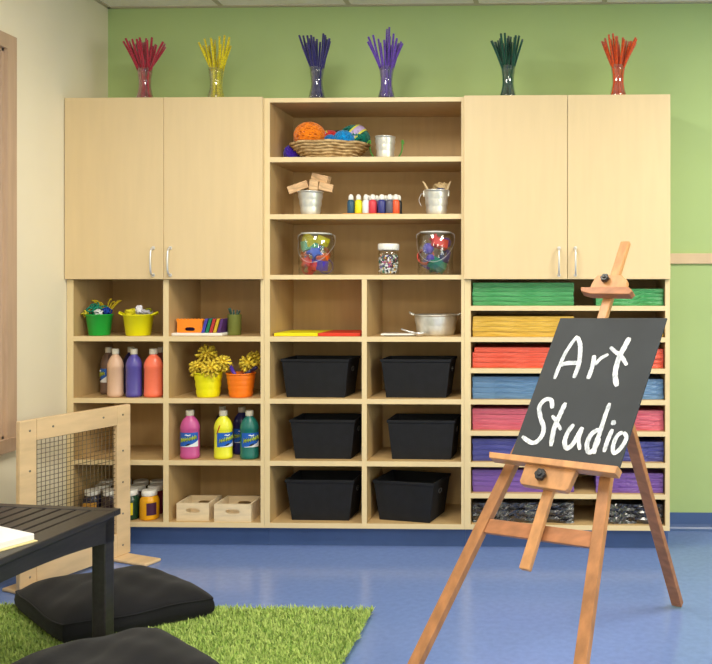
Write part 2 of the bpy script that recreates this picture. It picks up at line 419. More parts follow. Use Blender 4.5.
pail('pail', 'small bright green plastic pail stuffed with coloured yarn and pipe cleaners', 99.5, z3, .0585, .046, .1, PG)
pail('pail', 'small lemon yellow plastic pail with two loop handles and paper scraps', 138.5, z3, .067, .054, .1, PYL, ears='loop', sx=1)
pail('pail', 'ribbed yellow pail holding spiky yellow pompoms beside the orange pail', 208.4, z2, .063, .05, .115, PYL, ribs=3)
pail('pail', 'ribbed orange pail holding spiky yellow pompoms and a purple marker', 241, z2, .065, .051, .112, POR, ribs=4, y=-.288)
pail('tin_pail', 'small empty looking tin pail to the right of the yarn basket', 385.3, zs1, .046, .038, .104, GALV, ribs=3, y=-.29)
pail('tin_pail', 'tin pail crammed with sawn wooden blocks on the left of the shelf', 310.5, zs2, .057, .042, .112, GALV, ribs=3, y=-.29)
pail('tin_pail', 'tin pail holding beige paper scraps, to the right of small paint bottles', 436.5, zs2, .057, .045, .116, GALV, ribs=3, wire='side', y=-.29)
pail('tin_tub', 'wide oval galvanised tub with ear handles beside a white sheet', 436, z3, .098, .083, .098, GALV, ribs=2, ears='loop', sx=1.05, cat='tub', y=-.2)

def coil(lab, name, loc, rad, rgb, n, seed, r=.0035, cat='yarn', loops=True, h=1.0, group=None):
    rr = random.Random(seed); mb = MB()
    for k in range(n):
        c = Vector((rr.uniform(-.4, .4) * rad, rr.uniform(-.4, .4) * rad, rr.uniform(-.1, .25) * rad * h))
        ax = Vector((rr.uniform(-1, 1), rr.uniform(-1, 1), rr.uniform(-1, 1))).normalized(); u = ax.orthogonal().normalized(); v = ax.cross(u)
        q = rad * rr.uniform(.4, .8); n_ = 12; a0 = rr.uniform(0, 6)
        mb.tube([c + (u * math.cos(a0 + i / n_ * 6.0) + v * math.sin(a0 + i / n_ * 6.0) * .8) * q for i in range(n_ + 1)], r, 6)
    o = obj(name, mb, mat('yarn_' + '_'.join(map(str, rgb)), rgb, .9, .15, var=.2, vscale=60, bump=.6, bscale=300)); o.location = loc
    tag(o, lab, cat, group); return o
gp = lambda px, y=-.29: wx(px, y)
zz = z3 + .108
coil('tangle of teal yarn spilling over the rim of the green pail', 'yarn_tangle', (gp(97), -.29, zz + .008), .042, (40, 138, 112), 9, 1)
coil('loop of blue yarn at the right rim of the green pail', 'yarn_tangle', (gp(106), -.3, zz + .004), .026, (34, 66, 160), 8, 2)
coil('white yarn tangle over the front rim of the green pail', 'yarn_tangle', (gp(103), -.325, zz - .002), .02, (222, 228, 232), 7, 3)
coil('pale yellow yarn tangle hanging off the left side of the green pail', 'yarn_tangle', (gp(88), -.3, zz - .006), .022, (216, 206, 70), 7, 4)
coil('dark grey wiry loop at the far left of the green pail', 'wire_loop', (gp(87), -.285, zz + .006), .026, (90, 110, 110), 3, 5, .002, 'wire')
rr = random.Random(3)
for i in range(7):
    mb = MB(); x = -.02 + i * .011
    bent(mb, (0, 0, -.03), (x * .5 - .03 + .01 * i, 0, .05), (x + (-.045 if i < 3 else .02), rr.uniform(-.02, .02), .048 + rr.uniform(-.008, .012)), .004)
    pc = obj('pipe_cleaner', mb, mat('chenille_mustard', (196, 172, 44), .95, .1, var=.2, vscale=200, bump=.8, bscale=500)); pc.location = (gp(104), -.27, zz + .006)
    tag(pc, 'mustard pipe cleaner curving up out of the green pail', 'pipe cleaner', 'mustard pipe cleaners in the green pail')
def crumple(name, lab, loc, sx, sy, sz, rgb, seed, cat='paper'):
    rr = random.Random(seed); mb = MB(); n, m = 14, 8; vs = []; fs = []
    for j in range(m + 1):
        for i in range(n):
            a = 2 * PI * i / n; t = PI * j / m; k = 1 + rr.uniform(-.28, .28)
            vs.append((math.sin(t) * math.cos(a) * sx * k, math.sin(t) * math.sin(a) * sy * k, math.cos(t) * sz * k))
    for j in range(m):
        for i in range(n): fs.append((j * n + i, (j + 1) * n + i, (j + 1) * n + (i + 1) % n, j * n + (i + 1) % n))
    mb.add(vs, fs); o = obj(name, mb, mat('scrap_' + '_'.join(map(str, rgb)), rgb, .7, .3, var=.08, vscale=30)); o.location = loc
    return tag(o, lab, cat)
crumple('paper_scrap', 'yellow crumpled paper in the left half of the lemon pail', (gp(132), -.29, zz - .002), .032, .03, .018, (216, 206, 40), 11)
crumple('paper_scrap', 'white crumpled tissue topping the lemon pail', (gp(140), -.3, zz + .012), .016, .02, .02, (226, 226, 236), 12)
crumple('paper_scrap', 'pale grey crumpled paper behind the tissue in the lemon pail', (gp(144), -.28, zz + .0), .034, .03, .014, (182, 182, 190), 13)
coil('olive yarn loop on the right rim of the lemon pail', 'yarn_tangle', (gp(148), -.285, zz + .004), .022, (150, 150, 40), 4, 14)

# spiky pompoms
def pompom(lab, loc, r, seed):
    rr = random.Random(seed); mb = MB(); mb.sphere((0, 0, 0), r * .42, 12, 8)
    N = 46
    for i in range(N):
        zc = 1 - 2 * (i + .5) / N; a = i * 2.39996; q = math.sqrt(1 - zc * zc); d = Vector((q * math.cos(a), q * math.sin(a), zc))
        e = d * r * rr.uniform(.86, 1.1) + Vector((0, 0, -r * .1)); s = d.orthogonal() * r * rr.uniform(-.2, .2)
        bent(mb, d * r * .3, d * r * .75 + s, e + s * .5, .0054, 6, 3)
    o = obj('spiky_pompom', mb, mat('pompom_yellow', (236, 204, 66), .7, .3, var=.2, vscale=40)); o.location = loc
    tag(o, lab, 'pompom', 'spiky yellow pompoms in the pails')
yb = z2 + .115
pompom('large spiky yellow pompom standing highest above the yellow pail', (gp(205.5), -.27, yb + .082), .052, 1)
pompom('spiky yellow pompom drooping over the front rim of the yellow pail', (gp(214.5), -.335, yb + .022), .042, 2)
pompom('spiky yellow pompom between the yellow pail and the orange pail', (gp(224), -.305, yb + .045), .042, 3)
pompom('spiky yellow pompom low on the left rim of the yellow pail', (gp(198.5), -.3, yb + .02), .04, 4)
pompom('spiky yellow pompom centred above the orange pail', (gp(247), -.28, yb + .04), .042, 5)
pompom('spiky yellow pompom beside the divider at the right of the orange pail', (gp(254, -.24), -.24, yb + .055), .045, 6)
def marker(lab, loc, rx, ry, rgb):
    t = thing('marker_pen', lab, 'marker pen', loc); t.rotation_euler = (rx, ry, 0)
    obj('barrel', MB().lathe([(.007, -.05), (.008, -.045), (.008, .02)], 14), mat('marker_' + str(rgb[0]), rgb, .35), t)
    obj('cap', MB().lathe([(.009, .02), (.009, .05), (.006, .055)], 14), mat('marker_' + str(rgb[0]), rgb, .35), t)
marker('purple marker pen leaning left in the orange pail', (gp(233), -.3, yb + .012), 0, -.5, (78, 50, 168))
marker('dark navy marker pen leaning right in the orange pail', (gp(250), -.315, yb + .0), .2, 1.05, (40, 30, 70))

# paint bottles
bp_ = [(.030, 0), (.0345, .003), (.036, .010), (.036, .020), (.0348, .023), (.0348, .134), (.036, .138), (.036, .146), (.034, .158), (.028, .176), (.019, .190), (.0135, .196), (.0135, .202)]
lblm = {}
def bottle(lab, px, z, y, rgb, label=0, cap=CAPP, rz=0, sc=1.0, ox=1.0):
    t = thing('paint_bottle', lab, 'paint bottle', (wx(px, y), y, z), rz, 'large squeeze bottles of paint')
    t.scale = (ox, .96, 1)
    obj('bottle_body', MB().lathe([(r * sc, q * sc) for r, q in bp_], 28), mat('paint_%d_%d_%d' % rgb, rgb, .3, .5, var=.04, vscale=12), t)
    obj('cap', MB().lathe([(.0145 * sc, .199 * sc), (.0155 * sc, .201 * sc), (.0155 * sc, .222 * sc), (.0145 * sc, .225 * sc)], 20), cap, t)
    if label:
        def arc(a0, a1, zz0, zz1, rr=.0358, n=14, wav=0):
            mb = MB(); vs = []; 
            for i in range(n + 1):
                a = a0 + (a1 - a0) * i / n; w_ = wav * math.sin(i / n * 9)
                for q in (zz0 + w_, zz1 + w_): vs.append((rr * math.sin(a), -rr * math.cos(a), q))
            mb.add(vs, [(2 * i, 2 * i + 2, 2 * i + 3, 2 * i + 1) for i in range(n)], True); return mb
        c = label if label != 1 else 0.05
        L = obj('label', arc(c - 1.15, c + 1.15, .058, .124), mat('label_blue', (34, 96, 190), .4), t)
        sw = MB(); n = 16; vs = []
        for i in range(n + 1):
            k = i / n; a = c - .8 + 1.95 * k; lo = .058; hi = .060 + .028 * k ** 2
            for q in (lo, hi + .0): vs.append((.0361 * math.sin(a), -.0361 * math.cos(a), q))
        sw.add(vs, [(2 * i, 2 * i + 2, 2 * i + 3, 2 * i + 1) for i in range(n)], True)
        obj('label_swoosh', sw, mat('label_white', (232, 236, 240), .4), L)
        tx = MB()
        rr = random.Random(5); a = c - .85
        for k in range(7):                                  # illegible slanted script
            q0 = .078 + k * .0022; aa = a + k * .25
            zig = [(aa, q0), (aa + .08, q0 + .02), (aa + .12, q0 + .004), (aa + .2, q0 + .016), (aa + .25, q0 + .002)]
            tx.tube([(.0366 * math.sin(u), -.0366 * math.cos(u), v) for u, v in zig], .0022, 4)
        obj('label_script', tx, mat('label_lime', (200, 220, 80), .4), L)
        hd = MB(); hd.tube([(.0366 * math.sin(c - .3 + u * .07), -.0366 * math.cos(c - .3 + u * .07), .112 + .002 * math.sin(u)) for u in range(9)], .003, 4)
        obj('label_heading', hd, mat('label_white', (232, 236, 240), .4), L)
        sh = MB(); sh.tube([(.0364 * math.sin(c - .25 + u * .1), -.0364 * math.cos(c - .25 + u * .1), .064 + .002 * u) for u in range(6)], [.001, .003, .004, .004, .003, .001], 5)
        obj('label_dark_mark', sh, mat('label_black', (20, 24, 40), .4), L)  # black tapering stroke low on the label
    return t
YB2 = -.31
bottle('pinkish tan paint bottle, leftmost of the three in the front row', 115.5, z2, YB2, (214, 176, 148))
bottle('violet blue paint bottle between the tan and the coral bottle', 134, z2, YB2, (84, 76, 160))
bottle('coral orange paint bottle against the divider', 153.5, z2, YB2 + .003, (248, 120, 88), ox=1.22)
bottle('brownish paint bottle with a label, half hidden behind the tan bottle', 108.5, z2, YB2 + .1, (120, 96, 84), -.9)
bottle('dark navy paint bottle hidden behind the tan and violet bottles', 131, z2, YB2 + .12, (36, 36, 84))
bottle('dark paint bottle behind the coral bottle, only its cap showing', 161, z2, YB2 + .11, (150, 90, 80))
bottle('magenta pink paint bottle with a blue label, standing alone on the left', 190, z1, YB2, (196, 84, 148), .12, ox=1.25)
t = bottle('lemon yellow paint bottle with a blue label and a red stroke', 223.3, z1, YB2, (232, 232, 52), .75, ox=1.2)
mb = MB(); mb.tube([(.0362 * math.sin(a), -.0362 * math.cos(a), zq) for a, zq in ((-.45, .118), (-.3, .13), (-.15, .148), (-.02, .162))], [.001, .0022, .0022, .001], 5)
obj('paint_stroke', mb, mat('red_stroke', (190, 60, 30), .5), t)
bottle('teal green paint bottle with a blue label by the right panel', 249.5, z1, YB2, (28, 112, 102), .5, ox=1.2)
bottle('navy paint bottle standing behind the lemon yellow and teal bottles', 242, z1, YB2 + .11, (38, 40, 96), .2, ox=1.15)
bottle('dark paint bottle directly behind the lemon yellow bottle', 222.5, z1, YB2 + .12, (60, 52, 60))

# jars, lower left
def jar(lab, px, y, rgb, lid=WHITEP, label=None, band=None, rz=0):
    t = thing('paint_jar', lab, 'paint jar', (wx(px, y), y, z0), rz, 'squat paint jars in the bottom cubby')
    obj('jar_body', MB().lathe([(.036, 0), (.041, .003), (.043, .01), (.043, .085), (.040, .098), (.032, .108), (.031, .112)], 26), mat('jar_%d_%d_%d' % rgb, rgb, .25, .5, var=.05, vscale=10), t)
    obj('lid', MB().lathe([(.033, .111), (.034, .113), (.034, .133), (.032, .136)], 26), lid, t)
    if label:
        mb = MB(); vs = []; n = 12; a0, a1 = label[1]
        for i in range(n + 1):
            a = a0 + (a1 - a0) * i / n
            for q in (.025, .082): vs.append((.0438 * math.sin(a), -.0438 * math.cos(a), q))
        mb.add(vs, [(2 * i, 2 * i + 2, 2 * i + 3, 2 * i + 1) for i in range(n)], True)
        obj('label', mb, mat('jlabel_%d_%d' % label[0][:2], label[0], .45), t)
    return t
JY = -.305
jar('golden yellow paint jar with white lid and purple label, bottom cubby front', 149.5, JY, (236, 168, 20), label=((70, 30, 60), (.15, 1.2)))
jar('dark green paint jar with broad yellow label beside the golden jar', 130, JY, (24, 62, 40), label=((232, 206, 20), (-1.2, .75)))
jar('navy paint jar with a yellow and white label seen through the wire grid', 92.5, JY, (26, 28, 60), label=((206, 150, 60), (-.9, .9)))
jar('dark paint jar in the front row behind the wooden frame', 111, JY, (50, 34, 40))
jn = [(103, 'plum paint jar in the second row, seen through the wire grid', (60, 36, 52)), (122, 'black paint jar in the second row behind the wooden frame edge', (34, 30, 36)),
      (138, 'brown paint jar in the second row behind the dark green jar', (70, 46, 30)), (155.5, 'maroon paint jar in the second row against the divider', (96, 28, 44))]
for px, l, c in jn: jar(l, px, JY + .095, c)
for px, l, c in ((107, 'indigo paint jar in the back row, seen through the wire grid', (40, 36, 70)), (124, 'dark red paint jar in the back row behind the wooden frame', (80, 30, 30)),
                 (141, 'olive paint jar in the back row of the bottom cubby', (80, 76, 40)), (157.5, 'teal paint jar in the back row against the divider', (30, 70, 76))):
    jar(l, px, JY + .19, c)

# pine boxes
def pine_box(lab, pxl, pxr, yf, d, rz=0):
    xl, xr = wx(pxl, yf), wx(pxr, yf); w_ = xr - xl; h = .082; th = .009
    t = thing('wooden_box', lab, 'box', ((xl + xr) / 2, yf, z0), rz, 'open pine boxes in the bottom cubby')
    for n_, yy in (('front_board', 0), ('back_board', d - th)): obj(n_, MB().slot_panel(w_, h, th, .066, .021, h * .58, T(0, yy, 0)), PINE, t)
    obj('side_board', MB().box(-w_ / 2, -w_ / 2 + th, th, d - th, 0, h), PINE, t); obj('side_board', MB().box(w_ / 2 - th, w_ / 2, th, d - th, 0, h), PINE, t)
    obj('bottom_board', MB().box(-w_ / 2 + th, w_ / 2 - th, th, d - th, 0, .006), PINE, t)
pine_box('open pale pine box with an oval hand hole, left of the pair', 176.5, 209, -.335, .15)
pine_box('open pale pine box with an oval hand hole, right of the pair', 214, 251, -.35, .16)

# white tray, orange caddy and coloured boards
yt = -.27; xa, xb = wx(171.5, -.33), wx(222.5, -.33)
o = obj('tray', MB().box(xa, xb, -.335, -.12, z3, z3 + .014), WHITEP, bev=.004); tag(o, 'flat white tray under the orange caddy', 'tray')
zt_ = z3 + .0145
ca, cb = wx(176, -.31), wx(203.5, -.31)
t = thing('caddy', 'orange caddy with a scalloped top edge and an oval slot', 'caddy', ((ca + cb) / 2, -.31, zt_))
w_ = cb - ca; mb = MB(); mb.slot_panel(w_ * .92, .05, .008, .048, .018, .016, T(0, 0, 0))
n = 60; fr = []; 
top = [(-w_ / 2 + w_ * i / n, .060 + .0065 * abs(math.sin(i / n * PI * 8))) for i in range(n + 1)]
fr = [(-w_ * .46, .05)] + top + [(w_ * .46, .05)]; fr.reverse()
mb.prism([(x, 0, q) for x, q in fr], [(x, .008, q) for x, q in fr])
OC = mat('orange_card', (255, 146, 40), .5, .3, var=.03)
obj('front_panel', mb, OC, t); obj('back_panel', MB().box(-w_ * .46, w_ * .46, .06, .066, 0, .06), OC, t)
obj('side_panel', MB().box(-w_ * .46, -w_ * .46 + .006, .008, .06, 0, .055), OC, t); obj('side_panel', MB().box(w_ * .46 - .006, w_ * .46, .008, .06, 0, .055), OC, t)
obj('contents_tube', MB().lathe([(.010, -.032), (.010, .032)], 14, M=T(0, .03, .018) @ Matrix.Rotation(PI / 2, 4, 'Y')), mat('navy_tube', (40, 40, 100), .4), t)
for i, (cn, c) in enumerate((('indigo blue', (70, 66, 170)), ('emerald green', (24, 122, 84)), ('brick red', (180, 52, 50)), ('mustard yellow', (206, 170, 40)), ('deep purple', (84, 44, 110)))):
    x = wx(204.5 + i * 3.9, -.30)
    mb = MB(); mb.box(-.0075, .0065, -.04, .05, 0, .066); o = obj('foam_board', mb, mat('board_%d' % c[0], c, .6), bev=.001)
    o.data.transform(Matrix.Shear('XY', 4, (.25, 0)) if False else Matrix(((1, 0, .28, 0), (0, 1, 0, 0), (0, 0, 1, 0), (0, 0, 0, 1))))
    o.location = (x, -.28, zt_); tag(o, f'{cn} board leaning in the row beside the orange caddy', 'board', 'coloured boards leaning beside the caddy')
t = thing('cup', 'olive green cup of dark green pipe cleaners at the right of the cubby', 'cup', (wx(234.5, -.25), -.25, z3))
OL = mat('olive_cup', (120, 128, 60), .5, .3, var=.05)
obj('body', MB().lathe([(.029, 0), (.031, .003), (.032, .095), (.0325, .098), (.0305, .098), (.029, .01), (.001, .006)], 26), OL, t)
for i in range(9):
    a = i * .7; mb = MB(); bent(mb, (0, 0, .02), (.012 * math.cos(a), .012 * math.sin(a), .09), (.026 * math.cos(a), .026 * math.sin(a), .118 + R.uniform(-.008, .012)), .0038)
    o = obj('pipe_cleaner', mb, MATS['chenille_dark_green']); o.location = (wx(234.5, -.25), -.25, z3); tag(o, 'short dark green pipe cleaner in the olive cup', 'pipe cleaner', 'dark green pipe cleaners in the olive cup')

# ------------------------------------------------------------------ yarn basket
def yarn(lab, loc, r, rgb, seed, band=None, sq=.9):
    rr = random.Random(seed)
    t = thing('yarn_ball', lab, 'yarn', loc, 0, 'balls of yarn around the basket')
    mb = MB(); mb.sphere((0, 0, 0), r * .93, 18, 12, sq)
    for k in range(34):
        ax = Vector((rr.gauss(0, 1), rr.gauss(0, 1), rr.gauss(0, 1))).normalized(); u = ax.orthogonal().normalized(); v = ax.cross(u); off = ax * r * rr.uniform(-.55, .55)
        q = math.sqrt(max(0, r * r - off.length ** 2)); pts = []
        for i in range(21):
            p = off + (u * math.cos(i / 20 * 2 * PI) + v * math.sin(i / 20 * 2 * PI)) * q; p.z *= sq; pts.append(p)
        mb.tube(pts, .0042, 5)
    m_ = mat('wool_%d_%d_%d' % rgb, rgb, .95, .1, var=.15, vscale=60, bump=.4, bscale=250, sheen=.3)
    obj('yarn_strands', mb, m_, t)
    if band:
        b = MB(); rad = r * 1.035
        Mx = Matrix.Rotation(band, 4, 'Y')
        for (a, c, mm, nm) in ((-.55, .55, mat('band_lilac', (190, 170, 214), .5), 'paper_band'), ):
            pr = [(rad * math.cos(w1_), rad * math.sin(w1_)) for w1_ in [a * .4 + (c - a) * .4 * i / 6 for i in range(7)]]
            B = obj(nm, MB().lathe(pr, 30, M=Mx, caps=False), mm, t)
        for s in (-1, 1):
            w0 = s * .2; pr = [(rad * 1.004 * math.cos(w0 + s * .06 * i), rad * 1.004 * math.sin(w0 + s * .06 * i)) for i in range(3)]
            obj('band_stripe', MB().lathe(pr, 30, M=Mx, caps=False), mat('band_lime', (220, 220, 90), .5), B)
    return t
yb_ = -.21; bz = zs1
bxc = wx(330, yb_)
t = thing('basket', 'shallow woven straw basket full of yarn balls on the top shelf', 'basket', (bxc, yb_, bz))
rim = .185; prof = [(.1, 0), (.115, .01), (.147, .036), (.174, .062), (rim, .078), (rim * .98, .082), (.168, .066), (.14, .036), (.105, .016), (.001, .012)]
STRAW = mat('woven_straw', (224, 196, 146), .8, .2, rgb2=(160, 126, 80), vscale=34, stretch=(1, 1, 2.2), bump=.8, bscale=60, bdist=.004)
obj('bowl', MB().lathe(prof, 40, sy=.66), STRAW, t)
rw = MB(); rr = random.Random(9)
for lev in range(7):
    r_, q_ = [(.108, .006), (.122, .016), (.137, .028), (.152, .041), (.166, .054), (.178, .066), (.186, .079)][lev]
    pts = [((r_ + .004 * math.sin(a * 16 + lev * PI)) * math.cos(a), (r_ + .004 * math.sin(a * 16 + lev * PI)) * .66 * math.sin(a), q_ + .002 * math.sin(a * 8)) for a in [2 * PI * i / 96 for i in range(97)]]
    rw.tube(pts, .0052 if lev < 6 else .0065, 6)
obj('woven_strands', rw, STRAW, t)
yarn('purple blue ball of yarn on the shelf behind the left end of the basket', (wx(294, -.17), -.17, bz + .046), .046, (70, 40, 190), 21)
yarn('big bright orange ball of yarn in the basket', (wx(310, -.23), -.23, bz + .118), .072, (255, 132, 20), 22)
yarn('red ball of yarn between the orange and blue yarn', (wx(330.5, -.19), -.19, bz + .108), .047, (202, 38, 46), 23, band=.9)
yarn('bright blue ball of yarn at the front of the basket', (wx(344, -.27), -.27, bz + .094), .046, (10, 130, 196), 24)
yarn('large dark teal ball of yarn with a lilac paper band, right of the basket', (wx(354.5, -.18), -.18, bz + .112), .072, (0, 112, 96), 25, band=-.9)
yarn('brown ball of yarn at the back between the red and teal yarn', (wx(338, -.13), -.13, bz + .125), .04, (76, 44, 36), 26)
yarn('small blue ball of yarn with a lilac band at the front of the basket', (wx(330, -.292), -.285, bz + .09), .026, (20, 104, 170), 27, band=.1)
for s, l in ((-1, 'left'), (1, 'right')):
    mb = MB(); x = s * .058
    bent(mb, (x * .9, .02, .02), (x * 1.5, .02, .05), (x * 1.3, .02, .105), .004); bent(mb, (x * 1.3, .02, .105), (x * 1.42, .02, .112), (x * 1.5, .0, .085), .0035)
    o = obj('ribbon', mb, mat('ribbon_green', (96, 168, 72), .6)); o.location = (wx(385.3, -.22), -.22, bz - .004); tag(o, f'thin green ribbon curling behind the {l} side of the tin pail', 'ribbon')

# wood blocks in tin pail
for i, (px, py, w_, h_, rz, ry, l) in enumerate(((298.5, 187.5, .095, .036, .1, -.35, 'sawn wooden block sticking out left of the tin pail'), (313.5, 185.5, .04, .048, .3, .1, 'short wooden block standing upright in the tin pail'),
        (321, 178.5, .085, .036, -.2, .25, 'topmost wooden block lying across the tin pail'), (326, 187.5, .065, .036, .2, .2, 'wooden block jutting right out of the tin pail'))):
    y = -.29 + (.03 if i == 2 else 0) - (.02 if i == 1 else 0)
    o = obj('wooden_block', MB().box(-w_ / 2, w_ / 2, -.018, .018, -h_ / 2, h_ / 2), mat('raw_block', (216, 178, 134), .7, var=.12, vscale=30, stretch=(1, 4, 4)), bev=.002)
    o.location = (wx(px, y), y, wz(px, py, y)); o.rotation_euler = (0, ry, rz); tag(o, l, 'wooden block', 'wooden blocks in the tin pail')
crumple('paper_scrap', 'beige crumpled kraft paper standing in the right tin pail', (gp(441), -.28, zs2 + .127), .034, .024, .024, (196, 170, 126), 31)
mb = MB(); bent(mb, (0, 0, -.02), (-.01, 0, .02), (-.03, 0, .045), [.006, .007, .007, .006, .005, .003]); bent(mb, (.075, 0, -.02), (.085, 0, .01), (.1, 0, .045), [.005, .007, .008, .007, .005, .003])
o = obj('paper_curl', mb, mat('scrap_kraft', (206, 182, 140), .7)); o.location = (gp(429.5), -.3, zs2 + .112); tag(o, 'curled kraft paper strips at both rims of the right tin pail', 'paper')
crumple('fabric_scrap', 'navy cloth scrap at the rim of the right tin pail', (gp(441), -.32, zs2 + .114), .026, .014, .008, (40, 50, 100), 33, 'cloth')

# little bottles on tray
xa, xb = wx(344, -.31), wx(400, -.31)
o = obj('tray', MB().box(xa, xb, -.335, -.235, zs2, zs2 + .006), mat('tan_tray', (216, 150, 76), .5), bev=.002); tag(o, 'thin orange tan tray under the row of small paint bottles', 'tray')
for i, (px, cn, c, y) in enumerate(((351, 'slate blue', (42, 84, 112), -.315), (358.5, 'yellow', (238, 226, 24), -.315), (366, 'white', (228, 232, 240), -.315), (372.8, 'red', (212, 60, 72), -.317),
                               (381.8, 'dark blue', (56, 60, 130), -.317), (389.8, 'grey', (92, 92, 110), -.317), (396, 'orange', (232, 92, 50), -.315), (400 - 1.5, 'black', (40, 44, 46), -.285),
                               (368.5, 'pale grey', (180, 186, 196), -.27), (377, 'lilac', (150, 130, 180), -.27), (385.5, 'sky blue', (90, 150, 200), -.27), (393.5, 'cream', (220, 210, 170), -.27))):
    s_ = 1.12 if px in (372.8, 381.8, 389.8) else 1
    t = thing('small_paint_bottle', f'tiny {cn} paint bottle with a white cap in the row on the tan tray', 'paint bottle', (wx(px, y), y, zs2 + .0065), 0, 'tiny paint bottles on the tan tray'); t.scale = (1.1, 1.1, 1.12)
    obj('bottle_body', MB().lathe([(.0145 * s_, 0), (.0155 * s_, .002), (.0155 * s_, .046), (.013 * s_, .053), (.007, .057), (.007, .06)], 18), mat('paint_%d_%d_%d' % c, c, .35, .5), t)
    obj('cap', MB().lathe([(.0095 * s_, .056), (.011 * s_, .058), (.0105 * s_, .071), (.006 * s_, .078), (.004, .079)], 16), WHITEP, t)

# glass jars
def bigjar(lab, px, h, r, y, pieces, seed):
    X = wx(px, y); t = thing('glass_jar', lab, 'jar', (X, y, z4), 0, 'large clear jars with wire handles')
    pr = [(r * .95, 0), (r, .004), (r, h * .88), (r * .9, h * .95), (r * .84, h * .96), (r * .84, h), (r * .815, h), (r * .815, h * .955), (r * .87, h * .94), (r * .975, h * .87), (r * .975, .008), (.001, .006)]
    obj('jar_body', MB().lathe(pr, 36), GLASS, t)
    obj('neck_ring', MB().lathe([(r * .86, h * .955), (r * .88, h * .96), (r * .88, h * .985), (r * .86, h * .99)], 36, caps=False), mat('clear_rim', (210, 212, 206), .2, .6), t)
    e = MB(); 
    for s in (-1, 1): e.tube([(s * r * .88, 0, h * .97), (s * r * 1.06, 0, h * .93), (s * r * 1.08, 0, h * .84)], .0016, 6)
    pts = [(r * 1.08 * math.cos(PI * i / 14), -r * 1.0 * math.sin(PI * i / 14) * .5 + r * .1, h * .84 - math.sin(PI * i / 14) * h * .55) for i in range(15)]
    pts = [(x, (y_ if abs(x) > r * .99 else -math.sqrt(max(0, (r * 1.03) ** 2 - x * x))), zq) for x, y_, zq in pts]
    obj('wire_handle', e.tube(pts, .0008, 6), STEEL, t)
    rr = random.Random(seed)
    for (cn, c, dx, dy, fz, k, sz) in pieces:
        sz *= 1.12
        if k == 'ring': m_ = MB().lathe([(sz, -.01), (sz, .01), (sz - .004, .01), (sz - .004, -.01), (sz, -.01)], 16, caps=False)
        elif k == 'ball': m_ = MB().sphere((0, 0, 0), sz * .8, 12, 8)
        elif k == 'star':
            pts = [((sz if i % 2 else sz * .5) * math.cos(i * PI / 5), (sz if i % 2 else sz * .5) * math.sin(i * PI / 5)) for i in range(10)]
            m_ = MB().prism([(a, b, -.01) for a, b in reversed(pts)], [(a, b, .01) for a, b in reversed(pts)])
        else: m_ = MB().box(-sz, sz, -sz * .6, sz * .6, -sz * .45, sz * .45)
        o = obj('cookie_cutter' if k in ('ring', 'star') else 'toy_piece', m_, mat('toy_%d_%d_%d' % c, c, .4, .5), bev=.001)
        o.location = (X + dx * r, y + dy * r, z4 + .008 + fz * h); o.rotation_euler = (rr.uniform(.6, 1.6), rr.uniform(-.6, .6), rr.uniform(-.8, .8))
        tag(o, f'{cn} plastic {"cookie cutter" if k in ("ring","star") else "piece"} inside the {"left" if px < 380 else "right"} glass jar', 'plastic shape', f'{cn} plastic pieces in the {"left" if px < 380 else "right"} glass jar')
Y_, G_, B_, O_, Rd, Pu = (216, 206, 30), (24, 140, 100), (36, 84, 200), (246, 104, 30), (224, 48, 44), (78, 56, 190)
bigjar('clear glass jar of cookie cutters at the left of the shelf', 316.5, .2, .082, -.26,
       [('yellow', Y_, -.35, -.3, .78, 'box', .03), ('yellow', Y_, .45, -.3, .76, 'box', .026), ('green', G_, -.3, -.3, .65, 'box', .034), ('green', G_, .1, .2, .7, 'ring', .03),
        ('blue', B_, .05, -.5, .5, 'star', .036), ('blue', B_, -.2, -.1, .42, 'ring', .032), ('orange', O_, -.6, -.2, .48, 'box', .02), ('orange', O_, .5, -.45, .38, 'box', .024),
        ('red', Rd, -.45, -.35, .27, 'star', .032), ('red', Rd, -.1, -.5, .12, 'star', .034), ('red', Rd, -.5, .2, .12, 'ring', .03), ('purple', Pu, .3, -.4, .2, 'box', .034),
        ('purple', Pu, .5, .1, .17, 'ring', .032), ('purple', Pu, .1, .3, .28, 'star', .032), ('orange', O_, .3, .4, .5, 'ring', .03)], 2)
bigjar('clear glass jar of colourful shapes at the right of the shelf', 435.5, .205, .083, -.27,
       [('red', Rd, .3, -.4, .68, 'box', .032), ('red', Rd, .05, -.35, .74, 'star', .03), ('violet', Pu, -.35, -.4, .56, 'ball', .03), ('violet', Pu, .6, .0, .7, 'ball', .028),
        ('orange', (226, 80, 60), -.5, -.35, .38, 'ring', .036), ('violet', Pu, -.2, -.6, .34, 'ball', .022), ('green', (20, 130, 96), .15, -.4, .2, 'box', .036), ('green', (20, 130, 96), .0, .2, .14, 'star', .034),
        ('navy', (60, 50, 140), .55, -.1, .4, 'ring', .03), ('navy', (60, 50, 140), .4, .3, .3, 'ball', .03), ('navy', (60, 50, 140), -.4, .3, .2, 'box', .03)], 5)
X = wx(388.5, -.3); t = thing('bead_jar', 'small clear jar of mixed beads with a white screw lid', 'jar', (X, -.3, z4)); t.scale = (1, 1, 1.1)
obj('jar_body', MB().lathe([(.045, 0), (.048, .004), (.048, .09), (.044, .1), (.040, .104)], 30), GLASS, t)
obj('lid', MB().lathe([(.047, .105), (.049, .108), (.049, .128), (.046, .132)], 30), WHITEP, t)
rr = random.Random(4); bm = [MB() for _ in range(6)]; bc = [(236, 236, 236), (40, 40, 46), (190, 80, 140), (230, 180, 50), (120, 100, 170), (70, 130, 100)]
vsall = MB(); mi = []
